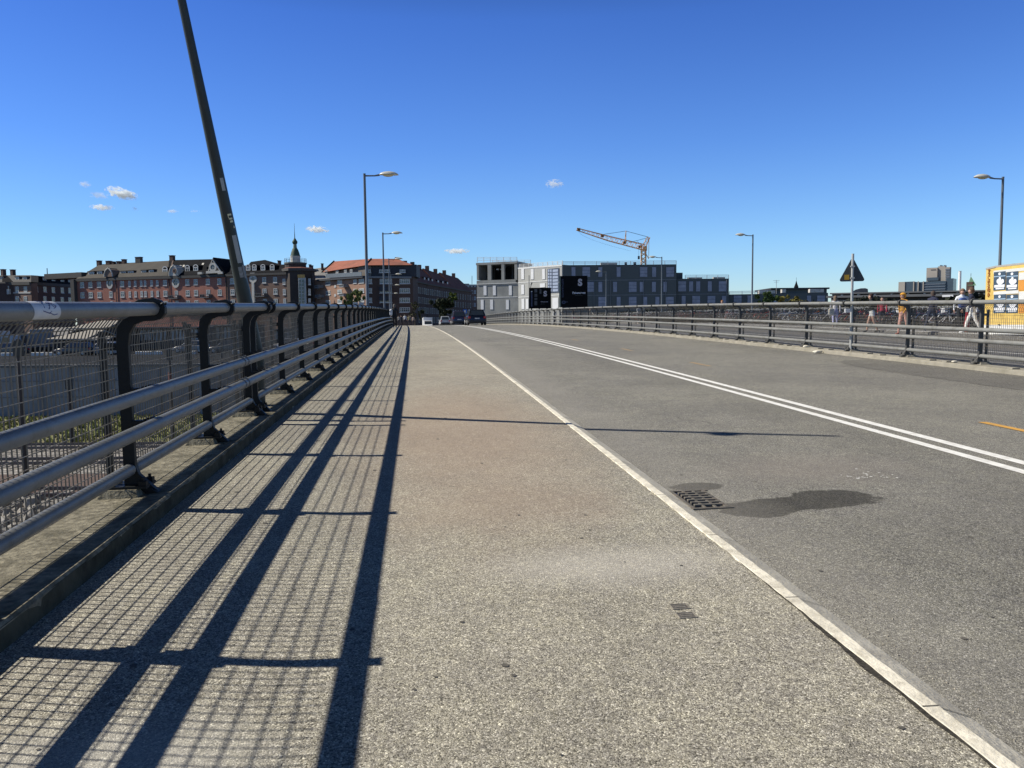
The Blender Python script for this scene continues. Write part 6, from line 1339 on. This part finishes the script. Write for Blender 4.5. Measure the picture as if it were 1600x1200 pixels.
# red and white bollard
bl_ = thing('bollard', 'red bollard with a white cap beside the man in white trousers', 'bollard', P(23.6, 30.6, .15)); mb = MB(); mb.lathe([(.01,0),(.11,0),(.11,.85),(.01,.85)], 12, 0, Matrix.Translation(P(23.6,30.6,.15))); mb.build('post', mat('bollard_red', (.35,.02,.03), .5), bl_); mb = MB(); mb.lathe([(.113,.851),(.115,1.02),(.07,1.1),(.01,1.12)], 12, 0, Matrix.Translation(P(23.6,30.6,.15))); mb.build('cap', M_edge, bl_)
# cyclists / walkers further along the plaza
def cyclist(lab, blab, X, s, rz, top, legs, col, **kw):
    p = person(lab, stand(X, s, .04, rz), top, legs, ride=True, hands=False, **kw)
    b_ = make_bike(col, blab); b_.matrix_basis = stand(X, s, .04, rz); b_['group'] = 'bicycles being ridden along the plaza'
cyclist('cyclist in a beige coat riding along the plaza left of the crane lamp', 'grey bicycle ridden by the cyclist in the beige coat', 20.5, 87, 3.3, (.45,.40,.32), (.3,.28,.24), 'grey', grp='cyclists on the plaza')
cyclist('cyclist in a pale shirt with a white helmet riding below the grey building', 'black bicycle ridden by the cyclist with the white helmet', 21, 70, 3.2, (.25,.26,.27), (.05,.05,.06), 'black', grp='cyclists on the plaza', hair=(.75,.75,.75))
cyclist('furthest cyclist in a white top riding along the plaza', 'blue bicycle ridden by the furthest cyclist', 19.5, 102, 3.1, (.65,.65,.63), (.04,.04,.06), 'blue', grp='cyclists on the plaza')
cyclist('cyclist in a black jacket riding between the bicycle rows and the railing', 'red bicycle ridden by the cyclist in the black jacket', 20, 93, 3.2, (.02,.02,.02), (.2,.2,.22), 'red', grp='cyclists on the plaza')
person('walker in a long sand coloured coat on the plaza below the grey building', stand(23.2, 75.5, .15, .3), (.5,.42,.30), (.45,.38,.28), h=1.75, hands=False)
# on the pavement
person('person in black with loose white sleeves walking by the left railing near the crest', stand(-1.30, 58, 0, .1), (.02,.02,.022), (.012,.012,.014), (.6,.6,.6), (.10,.09,.08), 1.80, .2, .1)
lump('shoulder_bag', 'white bag slung at the side of the person in black near the crest', 'bag', P(-1.56, 57.9, 1.2), (.22,.26,.5), M_wrap)
cols = [((.3,.28,.26),'person in a tan jacket in the group beyond the crest'),((.03,.03,.04),'person in a black coat in the group beyond the crest'),((.55,.55,.55),'person in a white shirt in the group beyond the crest'),((.12,.05,.06),'person in a maroon top in the group beyond the crest'),((.25,.22,.12),'person in an olive jacket in the group beyond the crest'),((.06,.08,.14),'person in a navy coat in the group beyond the crest'),((.4,.3,.25),'person in a peach top in the group beyond the crest')]
for i, (c, lab) in enumerate(cols): person(lab, stand((-1.1,-.7,-.2,.15,.5,.9,1.25)[i], (120,124,118,127,122,130,125)[i], 0, (3.1 if i % 2 else 0)), c, (.03,.03,.04), (.2,.2,.2), (.05,.04,.03), 1.66+.05*(i % 3), .2, hands=False, grp='people in the group beyond the crest')
person('person in a pale teal top standing just behind the black car', stand(9.2, 104, 0, 2.8), (.22,.42,.40), (.10,.12,.16), (.2,.2,.2), (.12,.08,.05), 1.9, .15, hands=False)
bs = thing('blue_sign', 'small square blue sign left of the person in teal behind the black car', 'sign', P(8.6, 118, 0)); p = at(726.5, 486.5, 118); mb = MB(); mb.sweep([Vector((p.x,p.y,zs(118)-.1)), p], .04, 6); mb.build('pole', M_steel, bs); mb = MB(); mb.box((0,-.05,0), (.62,.03,.62), 0, Matrix.Translation(p)); mb.build('sign_plate', mat('sign_blue', (.02,.10,.35), .5), bs); mb = MB(); mb.box((0,-.07,0), (.22,.008,.36), 0, Matrix.Translation(p)); mb.build('emblem', M_edge, bs)

# ------------------------------------------------------------------ yellow poster kiosk
M_yel = mat('kiosk_yellow', (.72,.50,.13), .6, var=.08, scale=2, dirt=(.5,.33,.08), dscale=3); M_org = mat('kiosk_orange', (.62,.26,.04), .6); M_ppr = mat('poster_paper', (.62,.62,.60), .8, var=.05); M_pnavy = mat('poster_navy', (.04,.07,.11), .7, var=.3, scale=4); M_pfig = mat('poster_white_figure', (.72,.73,.76), .7); M_pbl = mat('poster_pale_blue', (.30,.42,.55), .7)
k1 = Fac(1552, 29.8, 1660, 26.4, .9); k0 = Fac(1537, 31.0, 1552, 29.8, .9)
zb = zs(28)+.15; kk = thing('poster_kiosk', 'yellow and white kiosk covered in posters at the right edge of the picture', 'kiosk', k1.W(0,0,zb))
zt = k1.uz(1556, 418)[1]
mb = MB(); c0, c1 = k0.W(0,0,0), k0.W(k0.len,0,0); c2 = k1.W(k1.len,0,0); c3 = c2+(c0-c1)
def slab(z0, z1, g, m, nm):
    cen = (c0+c2)/2; vs = [c+(c-cen).normalized()*g for c in (c0,c1,c2,c3)]; mb = MB(); mb.hexa([v+Vector((0,0,z0)) for v in vs]+[v+Vector((0,0,z1)) for v in vs]); return mb.build(nm, m, kk)
slab(zb, zb+.36, .03, mat('kiosk_white_base', (.68,.68,.66), .7, dirt=(.5,.48,.42), dscale=3), 'base'); slab(zb+.363, zt, 0, M_yel, 'body'); slab(zt+.003, zt+.07, .04, mat('kiosk_roof', (.35,.34,.32), .8), 'roof')
def kb(nm, F_, x0, x1, y0, y1, n0, n1, m, par=kk): mb = MB(); F_.pbox(mb, x0, x1, y0, y1, n0, n1); return mb.build(nm, m, par)
kb('sheet', k1, 1553, 1630, 419, 424, .003, .012, M_ppr); kb('sheet', k1, 1553, 1592, 454.5, 459.5, .003, .012, M_ppr)
kb('panel', k1, 1592.5, 1630, 424.4, 436, .003, .012, M_ppr); kb('panel', k1, 1592.5, 1630, 436.5, 453, .003, .013, M_org); kb('panel', k1, 1592.5, 1630, 454.5, 470, .003, .012, M_ppr); kb('panel', k1, 1592.5, 1630, 471, 489, .003, .013, M_org)
for x0 in (1553.5, 1573):
    for y0 in (424.4, 460):
        po = kb('poster', k1, x0, x0+18.6, y0, y0+29, .004, .014, M_pnavy); kb('poster_stripe', k1, x0+.3, x0+18.3, y0+6.5, y0+8, .015, .02, M_pbl, po)
        # generic white figure with rounded shapes and a lower text block
        mb = MB()
        for (cx, cy, rx, ry) in ((8.5,3.5,3.2,2.4),(9,11,3,3),(6,15,3.6,4),(13,15,4.2,4),(9.5,17,6.5,4.5)):
            c_ = k1.pt(x0+cx, y0+cy, .024); r_ = 26/F; mb.add([c_+k1.U*(rx*r_*cos(2*pi*i/14))+Vector((0,0,ry*r_*sin(2*pi*i/14)))+k1.Nn*(.0008*cx) for i in range(14)], [tuple(range(14))])
        mb.build('figure', M_pfig, po); kb('text_block', k1, x0+1, x0+17, y0+20.5, y0+24.5, .016, .022, M_pfig, po); kb('text_block', k1, x0+3, x0+16, y0+25.2, y0+27.4, .016, .022, M_pfig, po)
def ktext(s, F_, px, py, size, m, rot=0, bold=.02):
    a = atan2(F_.U.y, F_.U.x); M = Matrix.Translation(F_.pt(px, py, .03)) @ Matrix.Rotation(a, 4, 'Z') @ Matrix.Rotation(pi/2, 4, 'X') @ Matrix.Rotation(rot, 4, 'Z'); return text_part(s, size, M, m, kk, 'lettering', .006, 'CENTER', bold)
M_kt = mat('kiosk_brown_print', (.33,.12,.02), .7); ktext('MUSIK', k0, 1544.5, 437, .30, M_kt, -pi/2); ktext('26', k0, 1544.5, 457, .36, M_kt, -pi/2)
ktext('~', k1, 1561, 507, .2, M_black); 
for x0, x1, y0, y1 in ((1545,1549,414.5,418.5),(1556,1560,412,417),(1588,1591.5,411,415),(1596,1599,410,414)): kb('roof_knob', k1, x0, x1, y0, y1+2, -.8, -.65, M_slat)
# ------------------------------------------------------------------ clouds: small real puffs of vapour
def cloud(lab, px, py, w, h, dens, seed, tilt=0, d_=2600):
    c = at(px, py, d_); rx, rz = w/2*d_/F*1.15, h/2*d_/F*1.3; b = bmesh.new(); bmesh.ops.create_icosphere(b, subdivisions=3, radius=1); me = bpy.data.meshes.new('cloud'); b.to_mesh(me); b.free()
    o = bpy.data.objects.new('cloud', me); C.objects.link(o); o.matrix_basis = Matrix.Translation(c) @ Matrix.Rotation(-PSI, 4, 'Z') @ Matrix.Rotation(tilt, 4, 'Y') @ Matrix.Diagonal((rx, rx*.6, rz, 1)); tag(o, lab, 'cloud', 'small clouds low in the sky')
    m = bpy.data.materials.new('cloud_vapour'); m.use_nodes = True; nt = m.node_tree; nt.nodes.remove(nt.nodes['Principled BSDF']); L = nt.links
    pv = N(nt, 'ShaderNodeVolumePrincipled'); pv.inputs['Color'].default_value = (.96,.99,1,1); pv.inputs['Anisotropy'].default_value = 0; L.new(pv.outputs[0], nt.nodes['Material Output'].inputs['Volume'])
    tc = N(nt, 'ShaderNodeTexCoord'); ln = N(nt, 'ShaderNodeVectorMath', operation='LENGTH'); L.new(tc.outputs['Object'], ln.inputs[0])
    mp = N(nt, 'ShaderNodeMapping'); mp.inputs['Location'].default_value = (seed*3.1, seed, 0); mp.inputs['Scale'].default_value = (max(1, w/h*.6), 1.2, 1); L.new(tc.outputs['Object'], mp.inputs[0])
    n = N(nt, 'ShaderNodeTexNoise'); n.inputs['Scale'].default_value = 1.7; n.inputs['Detail'].default_value = 5; n.inputs['Roughness'].default_value = .6; L.new(mp.outputs[0], n.inputs[0])
    s1_ = N(nt, 'ShaderNodeMath', operation='MULTIPLY_ADD'); L.new(n.outputs[0], s1_.inputs[0]); s1_.inputs[1].default_value = 1.9; s1_.inputs[2].default_value = -.55
    s2_ = N(nt, 'ShaderNodeMath', operation='SUBTRACT'); L.new(s1_.outputs[0], s2_.inputs[0]); s3 = N(nt, 'ShaderNodeMath', operation='MULTIPLY'); L.new(ln.outputs['Value'], s3.inputs[0]); s3.inputs[1].default_value = .55; L.new(s3.outputs[0], s2_.inputs[1])
    s4 = N(nt, 'ShaderNodeMath', operation='MULTIPLY', use_clamp=True); L.new(s2_.outputs[0], s4.inputs[0]); s4.inputs[1].default_value = 5
    s5 = N(nt, 'ShaderNodeMath', operation='MULTIPLY'); L.new(s4.outputs[0], s5.inputs[0]); s5.inputs[1].default_value = dens*1.7; L.new(s5.outputs[0], pv.inputs['Density']); me.materials.append(m)
for i, (lab, px, py, w, h, de, ti) in enumerate([
    ('largest bright white cloud at the upper left', 190, 302, 46, 15, .10, .25), ('flat white cloud below the largest cloud', 159, 324, 34, 8, .07, .05), ('small ragged cloud at the far upper left', 133, 288, 18, 8, .03, .1), ('faint hazy cloud between the ragged cloud and the largest cloud', 155, 305, 30, 10, .014, .1),
    ('tiny faint cloud right of the flat white cloud', 211, 326, 11, 5, .03, .2), ('small flat cloud left of the leaning pole', 269, 330, 18, 5, .035, 0), ('faintest small cloud close to the leaning pole', 304, 330, 16, 4, .012, 0), ('white cloud between the tower spire and the lamps', 495, 358.5, 36, 9, .08, .1),
    ('soft cloud high above the construction building', 866, 287, 28, 11, .035, 0), ('bright small cloud right of the terraces, above the road', 714, 392.5, 38, 7, .08, 0)]): cloud(lab, px, py, w, h, de, i+1, ti)
